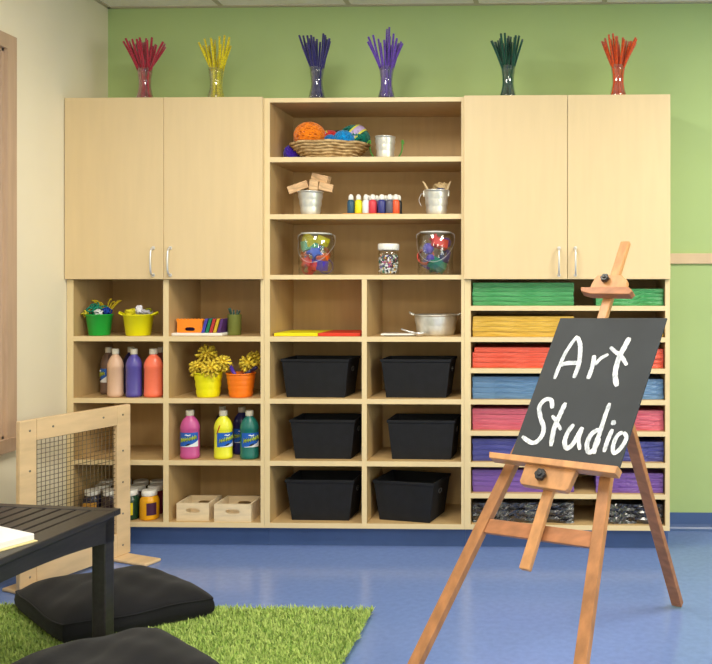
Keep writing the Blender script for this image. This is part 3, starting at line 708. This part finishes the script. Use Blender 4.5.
for k in range(330):
    a = rr.uniform(0, 2 * PI); q = .042 * math.sqrt(rr.uniform(.45, 1)); zq = .008 + .082 * rr.random()
    f0 = len(vsall.f); vsall.sphere((q * math.cos(a), q * math.sin(a), zq), .0055, 6, 4)
    ci = 0 if zq < .03 and rr.random() < .6 else rr.choice([0, 0, 1, 1, 2, 3, 4, 5]); mi += [ci] * (len(vsall.f) - f0)
o = obj('beads', vsall, None, mats=[mat('bead_%d' % i, c, .3, .5) for i, c in enumerate(bc)]); o.data.polygons.foreach_set('material_index', mi)
o.location = (X, -.3, z4 + .001); tag(o, 'mixed white, black, pink and gold beads filling the small jar', 'beads', kind='stuff')

# middle cubbies: thin slabs, white sheet
for a, b, cn, c in ((274.2, 317.8, 'bright yellow', (238, 226, 20)), (318.2, 360.6, 'bright red', (218, 58, 36))):
    o = obj('foam_tray', MB().box(wx(a, -.33), wx(b, -.33), -.335, -.06, z3, z3 + .015), mat('slab_%d' % c[1], c, .5), bev=.002)
    tag(o, f'thin {cn} foam tray lying flat in the middle cubby', 'tray')
t = thing('paint_palette', 'white palette with a grey rim lying in front of the oval tub', 'palette', (wx(401, -.3), -.31, z3), .05)
obj('plate', MB().box(-.09, .085, -.02, .05, .004, .012), WHITEP, t, bev=.003); obj('stand', MB().box(-.075, .07, -.01, .04, 0, .004), KNOB, t)
t = thing('scoop', 'small grey metal scoop beside the oval tub', 'scoop', (wx(420, -.31), -.325, z3))
obj('bowl', MB().lathe([(.001, 0), (.012, .002), (.02, .012), (.021, .018), (.019, .018), (.011, .005), (.001, .004)], 18, sx=1.3), STEEL, t); obj('handle', MB().tube([(-.02, 0, .016), (-.05, -.0, .022), (-.085, .0, .034)], .004, 8), STEEL, t)

# ------------------------------------------------------------------ black bins
def binn(lab, px, y, z, wt, wb, h, d, rz):
    t = thing('storage_bin', lab, 'bin', (wx(px, y), y, z), rz, 'black storage bins in the middle cubbies')
    mb = MB(); th = .006
    def ring(f, zz, off): 
        w_ = (wb + (wt - wb) * f) / 2 - off; dd = (d * .9 + d * .1 * f) / 2 - off; return [(-w_, -dd, zz), (w_, -dd, zz), (w_, dd, zz), (-w_, dd, zz)]
    rs = [ring(0, 0, 0), ring(.93, h * .93, 0), ring(.93, h * .93, -.004), ring(1, h, -.004), ring(1, h, th), ring(0, th, th)]
    vs = sum(rs, []); fs = [(3, 2, 1, 0)]
    for j in range(5):
        for i in range(4): k = (i + 1) % 4; fs.append((j * 4 + i, j * 4 + k, j * 4 + 4 + k, j * 4 + 4 + i))
    fs.append((20, 21, 22, 23)); mb.add(vs, fs); obj('body', mb, BINF, t, bev=.003)
    for s in (-1, 1):
        xx = s * ((wb + (wt - wb) * .72) / 2 + .001)
        obj('grommet_handle', MB().lathe([(.017, 0), (.022, .002), (.022, .004), (.017, .005), (.017, 0)], 20, sx=.55, M=Matrix.Translation((xx, -.02, h * .72)) @ Matrix.Rotation(s * PI / 2, 4, 'Y'), caps=False), mat('grommet', (120, 122, 126), .3, .5, .8), t)
hb = .179
binn('black bin in the upper left of the six bin cubbies, under the red foam tray', 321.5, -.223, z2, .318, .275, hb, .2, -.03)
binn('black bin in the upper right of the six bin cubbies, under the oval tub', 419.5, -.223, z2, .325, .28, hb, .2, -.02)
binn('black bin in the middle row, left column, pushed close to the divider', 328.5, -.223, z1, .305, .262, .183, .2, -.01)
binn('black bin in the middle row, right column', 425, -.223, z1, .315, .276, .183, .2, -.03)
binn('black bin in the bottom row, left column', 326, -.223, z0, .322, .27, .19, .2, -.02)
binn('black bin in the bottom row, right column, turned at an angle', 412.5, -.223, z0, .30, .25, .186, .22, -.22)

# ------------------------------------------------------------------ paper packs
ORD = ['bottom', 'second', 'third', 'fourth', 'fifth', 'sixth']
def pack(w_, d, h, m, seed, messy=0):
    rr = random.Random(seed); mb = MB(); nx, nz = 28, 3; vs = []; fs = []
    # perimeter loop swept in z, front edge wavy
    per = [(-w_/2 + w_ * i / nx, -d/2) for i in range(nx + 1)] + [(w_/2, -d/2 + d * i / 6) for i in range(1, 7)] + [(w_/2 - w_ * i / 6, d/2) for i in range(1, 7)] + [(-w_/2, d/2 - d * i / 6) for i in range(1, 6)]
    n = len(per); ph = rr.uniform(0, 6)
    for j in range(nz + 1):
        f = j / nz; inn = .0007 if j in (0, nz) else 0
        for (x, y) in per:
            e = (.0008 + messy * .006) * math.sin(x * 40 + ph + j) + rr.uniform(-1, 1) * (.0006 + messy * .005)
            zz = h * f + (math.sin(x * 23 + ph) * .0008 if 0 < j < nz else 0) + (rr.uniform(-1, 1) * messy * .003 if 0 < j < nz else 0)
            vs.append((x * (1 - inn * 2 / w_), y * (1 - inn * 2 / d) + (e if y < 0 else 0), zz))
    for j in range(nz):
        for i in range(n): k = (i + 1) % n; fs.append((j * n + i, j * n + k, (j + 1) * n + k, (j + 1) * n + i))
    mb.add(vs, fs, False); mb.f.append(tuple(reversed(range(n)))); mb.sm.append(False); mb.f.append(tuple(nz * n + i for i in range(n))); mb.sm.append(False)
    return mb
rows = [('green', (70, 156, 92), 5, .0212, 4, .0195), ('golden yellow', (216, 174, 66), 4, .0235, 3, .024), ('orange red', (228, 92, 68), 4, .0235, 4, .022), ('steel blue', (96, 134, 174), 4, .0255, 4, .023),
        ('pink', (210, 100, 118), 4, .0245, 4, .023), ('royal blue', (74, 76, 148), 4, .0255, 4, .023), ('violet', (122, 86, 166), 4, .0255, 4, .0225), ('black', (44, 44, 50), 3, .031, 3, .03)]
st = PIT / 2
for ri, (cn, c, nl, hl, nr, hr) in enumerate(rows):
    zr = ZB + st * (7 - ri) + (TK if ri == 7 else TK * .95) + .0006
    m_ = mat('paper_' + cn.replace(' ', '_'), c, .32, .5, var=.14, vscale=22, stretch=(.35, 1, 22), bump=.5, bscale=30, bdist=.002)
    blk = cn == 'black'
    if blk: m_ = mat('paper_black_wrapped', (40, 40, 46), .16, .9, bump=1, bscale=22, bdist=.02, coat=.8)
    for side, n_, h_, pa, pb in (('wide left', nl, hl, 472.0, 574.2), ('narrow right', nr, hr, 595.8, 664.0)):
        yf = -.335; xa, xb = wx(pa, yf), wx(pb, yf); w_ = xb - xa; src = None
        for k in range(n_):
            if src is None: src = obj('paper_pack', pack(w_ - .004, .29, h_ - .0006, m_, ri * 7 + (side[0] == 'w'), .8 if blk else .12 if side[0] == 'n' else 0), m_); o = src
            else: o = src.copy(); COL.objects.link(o)
            dx = R.uniform(-.0015, .0015); 
            if ri == 2 and side[0] == 'w': dx = .003 if k < 3 else .012
            o.location = ((xa + xb) / 2 + dx - (.003 if ri == 2 and side[0] == 'w' else 0), yf + .145 + R.uniform(0, .008), zr + k * h_)
            tag(o, f'{cn} wrapped paper pack, {"bottom" if k == 0 else "topmost" if k == n_ - 1 else ORD[k] + " from the bottom"} of the {side} stack', 'paper pack', f'{cn} paper packs in the rack')

# ------------------------------------------------------------------ easel with chalkboard sign
EC = Vector((.002, -1.821, .721)); ph, al = .508, .618
ea = Vector((math.cos(ph), -math.sin(ph), 0)); en = Vector((-math.sin(ph), -math.cos(ph), 0))
eu = -en * math.sin(al) + Vector((0, 0, math.cos(al))); eN = (en * math.cos(al) + Vector((0, 0, math.sin(al)))).normalized()
CAMP = Vector((0, CY, CZ))
def onp(px, py, off=0):
    r = ray(px, py); t = ((EC + eN * off - CAMP).dot(eN)) / r.dot(eN); return CAMP + r * t
def pprism(mb, pts, o0, o1):         # polygon on the easel plane at offset o1, thickness back to o0
    f = [onp(x, y, o1) for x, y in pts]; f.reverse()
    return mb.prism([tuple(p) for p in f], [tuple(p + eN * (o0 - o1)) for p in f])
def beam(mb, p, q, w_, wd_, d_):     # beam from p to q, width w_ along wd_, depth d_ behind
    t = (q - p).normalized(); a = (wd_ - t * wd_.dot(t)).normalized(); b = t.cross(a)
    if b.dot(eN) < 0: b = -b
    def loop(c): return [tuple(c - a * w_ / 2), tuple(c + a * w_ / 2), tuple(c + a * w_ / 2 - b * d_), tuple(c - a * w_ / 2 - b * d_)]
    A = loop(p); B = loop(q); n0 = (Vector(A[1]) - Vector(A[0])).cross(Vector(A[2]) - Vector(A[1]))
    if n0.dot(q - p) > 0: A.reverse(); B.reverse()
    return mb.prism(A, B)
hinge = EC + eu * .43
t = thing('easel', 'wooden tripod easel holding up the black chalkboard sign', 'easel', (hinge.x, hinge.y, 0)); eas = t
def eobj(name, mb, m_, par=None, bev=.002, lab=None):
    L = Vector(t['_o']); o = obj(name, mb, m_, par or t, bev=bev); o.data.transform(Matrix.Translation(-L))
    if lab: o['label'] = lab
    return o
def floor_ext(p, q):                 # extend p->q down to the floor
    s = p.z / (p.z - q.z); return p + (q - p) * s
LO = -.028
for pa, pb in (((510, 464), (416.5, 656)), ((605.5, 473), (580.5, 656))):
    p, q = onp(*pa, LO), onp(*pb, LO); foot = floor_ext(p, q)
    d = (p - foot).normalized(); tp = p + d * (.33 / d.dot(eu)) ; foot = foot + d * .012
    eobj('leg', beam(MB(), foot, tp, .034, ea, .024), EASELW, lab='front leg')
Fq = ray(677, 608); ft = -CZ / Fq.z; back = CAMP + Fq * ft
hp = hinge - eN * .075
eobj('leg', beam(MB(), back + (hp - back).normalized() * .008, hp, .04, ea, .024), EASELD, lab='darker rear leg')
eobj('crossbar', pprism(MB(), [(486, 518), (597, 532), (595, 548), (482, 532)], -.048, -.033), EASELD, lab='reddish crossbar')
mb = MB(); beam(mb, onp(523.5, 569, -.008), onp(625, 241, -.008), .032, ea, .018)
eobj('mast', mb, EASELL, bev=.003, lab='pale sliding mast')
lg = eobj('ledge', pprism(MB(), [(489, 451.5), (489, 457.5), (615, 473.5), (618, 466)], -.006, .03), EASELL)
mb = MB()
blk_ = eobj('clamp_block', pprism(MB(), [(526, 462), (519.5, 481), (521, 484), (565, 491), (568, 488), (577, 468)], -.007, .016), EASELL)
def knob(px, py, off, r):
    c = onp(px, py, off); z_ = eN; q = Vector((0, 0, 1)).rotation_difference(z_)
    M = Matrix.Translation(c) @ q.to_matrix().to_4x4(); m_ = MB()
    m_.lathe([(r * .5, -.004), (r * .5, .004)], 12, M=M); n = 18
    vs = [(r * (1 if i % 3 else .84) * math.cos(2 * PI * i / n), r * (1 if i % 3 else .84) * math.sin(2 * PI * i / n), q_) for q_ in (.004, .018) for i in range(n)]
    fs = [(i, (i + 1) % n, n + (i + 1) % n, n + i) for i in range(n)] + [tuple(range(n, 2 * n)), tuple(reversed(range(n)))]
    m_.add(vs, fs, False, M); m_.lathe([(r * .45, .018), (r * .4, .022)], 12, M=M); return m_
eobj('knob', knob(542, 476, .016, .017), KNOB, blk_, lab='black clamping knob')
top = eobj('top_clamp', pprism(MB(), [(598, 275), (594, 279), (589, 289), (626, 289), (627, 280), (622, 275)], -.007, .012), EASELL)
eobj('clamp_lip', pprism(MB(), [(580.5, 287), (581, 291), (590, 293.5), (629, 294), (632.5, 290.5), (628, 286.5)], -.006, .022), EASELD, top, lab='reddish lip')
eobj('knob', knob(606, 280, .012, .014), KNOB, top, lab='black clamping knob')
# the sign
bc = [(560.3, 318), (667, 318), (618.3, 471.5), (510.8, 455.5)]
cc = onp(565, 465); 
t = thing('chalkboard_sign', 'slanted black chalkboard sign painted with the words Art Studio', 'sign', tuple(onp(565, 463)))
brd = eobj('board', pprism(MB(), bc, -.0055, .0005), SLATE, bev=.001)
A1 = lambda x, y: (545 + x / 7.12, 325 + y / 7.12)
A2 = lambda x, y: (510 + x / 5.086, 385 + y / 5.086)
ST = [([A1(232, 78), A1(190, 130), A1(140, 210), A1(100, 300), A1(66, 385)], 4.0), ([A1(232, 85), A1(250, 140), A1(250, 210), A1(238, 290), A1(205, 378)], 4.8), ([A1(110, 285), A1(160, 272), A1(240, 270)], 5.0),
      ([A1(350, 215), A1(345, 260), A1(330, 320), A1(305, 385)], 4.6), ([A1(355, 285), A1(395, 240), A1(452, 208)], 3.8),
      ([A1(602, 90), A1(570, 150), A1(530, 225), A1(505, 310), A1(500, 370), A1(512, 438)], 5.6), ([A1(465, 158), A1(500, 190), A1(545, 225), A1(582, 288)], 4.2),
      ([A2(215, 120), A2(210, 78), A2(180, 75), A2(150, 110), A2(155, 165), A2(172, 220), A2(155, 270), A2(115, 295), A2(62, 262)], 4.6),
      ([A2(283, 90), A2(255, 150), A2(225, 220), A2(208, 312)], 5.0), ([A2(215, 155), A2(238, 190), A2(260, 230)], 3.6),
      ([A2(325, 200), A2(295, 240), A2(278, 290), A2(290, 322), A2(320, 300), A2(355, 240), A2(370, 215)], 4.6), ([A2(370, 220), A2(350, 270), A2(355, 330)], 4.0),
      ([A2(455, 225), A2(415, 250), A2(392, 300), A2(400, 342), A2(430, 325), A2(455, 270)], 4.6), ([A2(508, 92), A2(480, 170), A2(455, 250), A2(435, 300), A2(428, 352)], 4.4),
      ([A2(522, 225), A2(498, 280), A2(478, 342)], 4.2), ([A2(527, 180), A2(526, 205)], 4.8),
      ([A2(575, 240), A2(545, 260), A2(525, 310), A2(530, 348), A2(565, 320), A2(592, 270), A2(578, 240)], 4.0)]
let = MB()
for si, (pts, w_) in enumerate(ST):
    P = [onp(x, y, .0008) for x, y in pts]; Q = []
    for i in range(len(P) - 1):
        a, b, c, d = P[max(i - 1, 0)], P[i], P[i + 1], P[min(i + 2, len(P) - 1)]
        for k in range(6):
            u = k / 6; Q.append(.5 * ((2 * b) + (c - a) * u + (2 * a - 5 * b + 4 * c - d) * u * u + (-a + 3 * b - 3 * c + d) * u ** 3))
    Q.append(P[-1]); n = len(Q); L = []; Rr = []; w0 = w_ / 330 * .48
    for i, q in enumerate(Q):
        tt = (Q[min(i + 1, n - 1)] - Q[max(i - 1, 0)]).normalized(); s = eN.cross(tt); e = min(1, .55 + min(i, n - 1 - i) / 4) * (1 + R.uniform(-.08, .08))
        z_ = eN * (si * .00004); L.append(q + s * w0 * e + z_); Rr.append(q - s * w0 * e + z_)
    th = eN * .0006
    vs = [tuple(v) for i in range(n) for v in (L[i] + th, Rr[i] + th, L[i] - th, Rr[i] - th)]
    fs = []
    for i in range(n - 1):
        a = 4 * i; b = a + 4; fs += [(a, b, b + 1, a + 1), (a, a + 2, b + 2, b), (a + 1, b + 1, b + 3, a + 3)]
    let.add(vs, fs)
eobj('painted_lettering', let, WPAINT, brd, bev=0, lab='brush-painted white words Art Studio')

# ------------------------------------------------------------------ wooden grid panel
pN = Vector((-2.103, -.955, 0)); pF = Vector((-1.918, -.462, 0)); dirp = (pF - pN).normalized(); Wp = (pF - pN).length
t = thing('play_panel', 'low birch divider panel with a wire grid beside the black table', 'divider panel', tuple((pN + pF) / 2), math.atan2(dirp.y, dirp.x))
hp_ = Wp / 2; PH = .682; b_ = .072; tk = .024
hN = .015
obj('stile', MB().box(-hp_, -hp_ + b_, -tk / 2, tk / 2, hN, PH), BIRCH, t, bev=.004); obj('stile', MB().box(hp_ - b_, hp_, -tk / 2, tk / 2, hN, PH), BIRCH, t, bev=.004)
obj('rail', MB().box(-hp_ + b_, hp_ - b_, -tk / 2, tk / 2, PH - .085, PH), BIRCH, t, bev=.002); obj('rail', MB().box(-hp_ + b_, hp_ - b_, -tk / 2, tk / 2, hN, .115), BIRCH, t, bev=.002)
mb = MB(); x = -hp_ + b_ - .01
while x < hp_ - b_ + .01: mb.tube([(x, 0, .11), (x, 0, PH - .08)], .0013, 5); x += .019
z = .12
while z < PH - .08: mb.tube([(-hp_ + b_ - .01, .001, z), (hp_ - b_ + .01, .001, z)], .0013, 5); z += .019
obj('wire_grid', mb, WIRE, t)
for x in (-hp_ + .042, hp_ - .042):
    for z in (.06, .2, .34, .48, .64):
        obj('screw', MB().lathe([(.0045, 0), (.0045, .001), (.003, .0018)], 10, M=Matrix.Translation((x, -tk / 2, z)) @ Matrix.Rotation(PI / 2, 4, 'X')), SCREW, t)
for x in (-.12, .12):
    obj('screw', MB().lathe([(.0045, 0), (.0045, .001), (.003, .0018)], 10, M=Matrix.Translation((x, -tk / 2, PH - .04)) @ Matrix.Rotation(PI / 2, 4, 'X')), SCREW, t)
for x in (-hp_ + .05, hp_ - .05):
    pts = []
    for sy, L_ in ((-1, .16), (1, .11)):
        for k in range(5): a = -PI / 2 * 0 + k * PI / 4; 
    f = MB(); f.box(x - .045, x + .045, -.2, .10, 0, .0145); obj('foot', f, BIRCH, t, bev=.006)

# ------------------------------------------------------------------ black slatted table
cr = Vector((-1.417, -1.477, 0)); ang = math.radians(-6.5)
t = thing('low_table', 'low black slatted wooden table with the white pad on it', 'table', tuple(cr), ang)
TZ = .488; TW, TL = .70, .95          # local: x to -TW (left), y to -TL (towards camera)
mb = MB(); th = .02
mb.box(-TW, 0, -.035, 0, TZ - th, TZ).box(-TW, 0, -TL, -TL + .035, TZ - th, TZ)
mb.box(-.078, 0, -TL + .0352, -.0352, TZ - th, TZ).box(-TW, -TW + .078, -TL + .0352, -.0352, TZ - th, TZ)
x = -.078 - .010; sw_ = (TW - .156 - .010 * 11) / 10
for i in range(10): mb.box(x - sw_, x, -TL + .0352, -.0352, TZ - th, TZ - .001); x -= sw_ + .010
obj('tabletop', mb, BLACKW, t, bev=.003)
def arch(L_, h0, h1, th_, M):
    n = 24; lo = [(L_ * i / n, -h0 - (h1 - h0) * abs(2 * i / n - 1) ** 2.2) for i in range(n + 1)]; pts = [(0, 0)] + lo + [(L_, 0)]
    return MB().prism([tuple(M @ Vector((x, 0, z))) for x, z in pts], [tuple(M @ Vector((x, th_, z))) for x, z in pts])
ins = .014; za = TZ - th - .0005
obj('apron', arch(TL - 2 * ins, .05, .085, .02, T(-ins - .02 + .0, -TL + ins, za, PI / 2) @ Matrix.Translation((0, -.02, 0))), BLACKW, t, bev=.001)
obj('apron', arch(TL - 2 * ins, .05, .085, .02, T(-TW + ins, -TL + ins, za, PI / 2) @ Matrix.Translation((0, -.02, 0))), BLACKW, t, bev=.001)
obj('apron', arch(TW - 2 * ins - .06, .05, .085, .02, T(-TW + ins + .03, -ins - .04, za)), BLACKW, t, bev=.001)
obj('apron', arch(TW - 2 * ins - .06, .05, .085, .02, T(-TW + ins + .03, -TL + ins + .01, za)), BLACKW, t, bev=.001)
lw = .047
for lx in (-ins, -TW + ins + lw):
    for ly in (-ins, -TL + ins + lw):
        zf = .031 if True else 0
        obj('leg', MB().box(lx - lw, lx, ly - lw, ly, .022, za), BLACKW, t, bev=.004)
# pad on the table
pc = Vector((-1.475, -1.83, TZ + .0005)); d1 = Vector((-.9, .43, 0)).normalized(); d2 = Vector((-.55, -.83, 0)).normalized()
t = thing('paper_pad', 'thick white paper pad with a cream cover at the table edge', 'paper pad', tuple(pc), math.atan2(d1.y, d1.x))
obj('cover', MB().box(-.006, .27, 0, .2, 0, .003), CREAMC, t); obj('pages', MB().box(.004, .265, .003, .197, .0032, .022), PAPERW, t, bev=.002)

# ------------------------------------------------------------------ cushions
CU = []
def cushion(lab, A, B, Cc, D, z, he, hc, seed):
    rr = random.Random(seed); ctr = sum((Vector(p) for p in (A, B, Cc, D)), Vector((0, 0))) / 4
    t = thing('floor_cushion', lab, 'cushion', (ctr.x, ctr.y, z)); n = 40; CU.append([Vector(p) for p in (A, B, Cc, D)])
    def bil(u, v):
        a, b = (u + 1) / 2, (v + 1) / 2
        p = (Vector(A) * (1 - a) + Vector(B) * a) * (1 - b) + (Vector(D) * (1 - a) + Vector(Cc) * a) * b - ctr
        k = 1 - .05 * (1 - max(abs(u), abs(v)) ** 2 * 0) * 0
        return p
    ph1 = [rr.uniform(0, 6) for _ in range(6)]
    def shape(u, v, top):
        uu = u * (1 - .045 * v ** 6); vv = v * (1 - .045 * u ** 6)
        p = bil(uu, vv); m_ = max(abs(u), abs(v)); e = ((1 - abs(u) ** 3) * (1 - abs(v) ** 3)) ** .6 if m_ < 1 else 0
        wr = .004 * math.sin(5 * u + 3 * v + ph1[0]) + .003 * math.sin(9 * v - 4 * u + ph1[1]) + .002 * math.sin(15 * u + 11 * v + ph1[2])
        zt = he + (hc - he) * e + wr * e + .004 * math.sin(4 * u + 5 * v + ph1[3])
        return (p.x, p.y, zt if top else 0)
    g = [math.sin((-1 + 2 * i / n) * PI / 2) for i in range(n + 1)]
    mb = MB(); vs = [shape(u, v, True) for v in g for u in g]; fs = []
    for j in range(n):
        for i in range(n):
            a = j * (n + 1) + i; fs.append((a, a + 1, a + n + 2, a + n + 1))
    per = [(u, -1) for u in g[:-1]] + [(1, v) for v in g[:-1]] + [(u, 1) for u in g[:0:-1]] + [(-1, v) for v in g[:0:-1]]
    idx = [i for i in range(n)] + [j * (n + 1) + n for j in range(n)] + [n * (n + 1) + i for i in range(n, 0, -1)] + [j * (n + 1) for j in range(n, 0, -1)]
    prev = idx
    for lev in (1, 2, 3, 4):
        f = lev / 4; bul = 1 + .022 * math.sin(f * PI) - (.03 if lev == 4 else 0); cur = []
        for (u, v) in per:
            p = shape(u, v, True); cur.append(len(vs)); w3 = .0015 * math.sin(22 * u + 17 * v + lev)
            vs.append((p[0] * (bul + w3), p[1] * (bul + w3), p[2] * (1 - f)))
        m = len(per)
        for i in range(m): k = (i + 1) % m; fs.append((cur[i], cur[k], prev[k], prev[i]))
        prev = cur
    fs.append(tuple(reversed(prev))); mb.add(vs, fs, True); obj('cover', mb, BLACKF, t)
    pts = [shape(u, v, True) for u, v in per]; pts.append(pts[0]); obj('piping', MB().tube(pts, .0035, 6), BLACKF, t)
    return t
ZR = .024
cushion('black square floor cushion lying further back, partly off the green rug', (-2.01, -1.13), (-1.63, -1.455), (-1.22, -1.18), (-1.62, -.87), ZR, .062, .118, 1)
cushion('black floor cushion nearest the camera, cut by the bottom edge of the photo', (-1.66, -1.77), (-1.30, -2.10), (-.95, -1.75), (-1.31, -1.45), ZR, .062, .125, 2)

# ------------------------------------------------------------------ shag rug
rx0, rx1, ry0, ry1 = -2.2, -.672, -2.75, -1.10
def inside(px_, py_, quad, pad):
    c = sum(quad, Vector((0, 0))) / 4; ok = np.ones(len(px_), bool)
    for i in range(4):
        a, b = quad[i], quad[(i + 1) % 4]; e = b - a; nrm = Vector((-e.y, e.x)).normalized()
        if nrm.dot(c - a) < 0: nrm = -nrm
        ok &= ((px_ - a.x) * nrm.x + (py_ - a.y) * nrm.y) > pad
    return ok
rng = np.random.default_rng(3); N = 120000
bx_ = rng.uniform(rx0, rx1, N); by_ = rng.uniform(ry0, ry1, N)
keep = ~(inside(bx_, by_, CU[0], .02) | inside(bx_, by_, CU[1], .02)) & (bx_ > -2.16) & ((by_ > -2.05) | (bx_ > -1.0))
bx_, by_ = bx_[keep], by_[keep]; N = len(bx_)
# ragged outline
a = rng.uniform(0, 2 * PI, N); L_ = rng.uniform(.014, .028, N); lean = rng.uniform(.1, 1.2, N); wv = rng.uniform(.0016, .0028, N)
cl = np.sin(bx_ * 60 + 3 * np.sin(by_ * 40)) * np.sin(by_ * 55 + 2 * np.sin(bx_ * 35)); a = a + cl * 1.2
dx, dy = np.cos(a) * np.sin(lean), np.sin(a) * np.sin(lean); dz = np.cos(lean)
sx_, sy_ = -np.sin(a + rng.uniform(-.8, .8, N)), np.cos(a)
V = np.zeros((N, 5, 3)); z0_ = .012
def setv(k, t_, s): V[:, k, 0] = bx_ + dx * L_ * t_ ** 1.4 + sx_ * wv * s; V[:, k, 1] = by_ + dy * L_ * t_ ** 1.4 + sy_ * wv * s; V[:, k, 2] = z0_ + dz * L_ * t_
setv(0, 0, 1); setv(1, 0, -1); setv(2, .6, .9); setv(3, .6, -.9); setv(4, 1, 0)
me = bpy.data.meshes.new('pile'); base = np.arange(N)[:, None] * 5
loops = np.concatenate([base + np.array([0, 1, 3, 2]), base + np.array([2, 3, 4])], axis=1).reshape(-1)
ls = (np.arange(N)[:, None] * 7 + np.array([0, 4])).reshape(-1); lt = np.tile([4, 3], N)
me.vertices.add(N * 5); me.vertices.foreach_set('co', V.reshape(-1)); me.loops.add(N * 7); me.loops.foreach_set('vertex_index', loops)
me.polygons.add(N * 2); me.polygons.foreach_set('loop_start', ls); me.polygons.foreach_set('loop_total', lt); me.update(calc_edges=True); me.materials.append(GRASS)
t = thing('shag_rug', 'bright green shaggy rug under the cushions and table', 'rug', ((rx0 + rx1) / 2, (ry0 + ry1) / 2, 0))
Mo = Matrix.Translation(-Vector(t.location))
me.transform(Mo); o = bpy.data.objects.new('pile', me); COL.objects.link(o); o.parent = t; o['kind'] = 'stuff'
obj('backing', MB().box(rx0 + .01, rx1 - .01, ry0, ry1 - .01, 0, .016, Mo), mat('green_backing', (110, 152, 56), .9), t, bev=.004)

for o in TEMP:
    if '_o' in o: del o['_o']
vs = SC.view_settings; vs.view_transform = 'Standard'; vs.look = 'None'; vs.gamma = 1; vs.use_curve_mapping = False; vs.exposure = -.07
SC.cycles.use_denoising = True; SC.cycles.max_bounces = 8; SC.cycles.transparent_max_bounces = 16
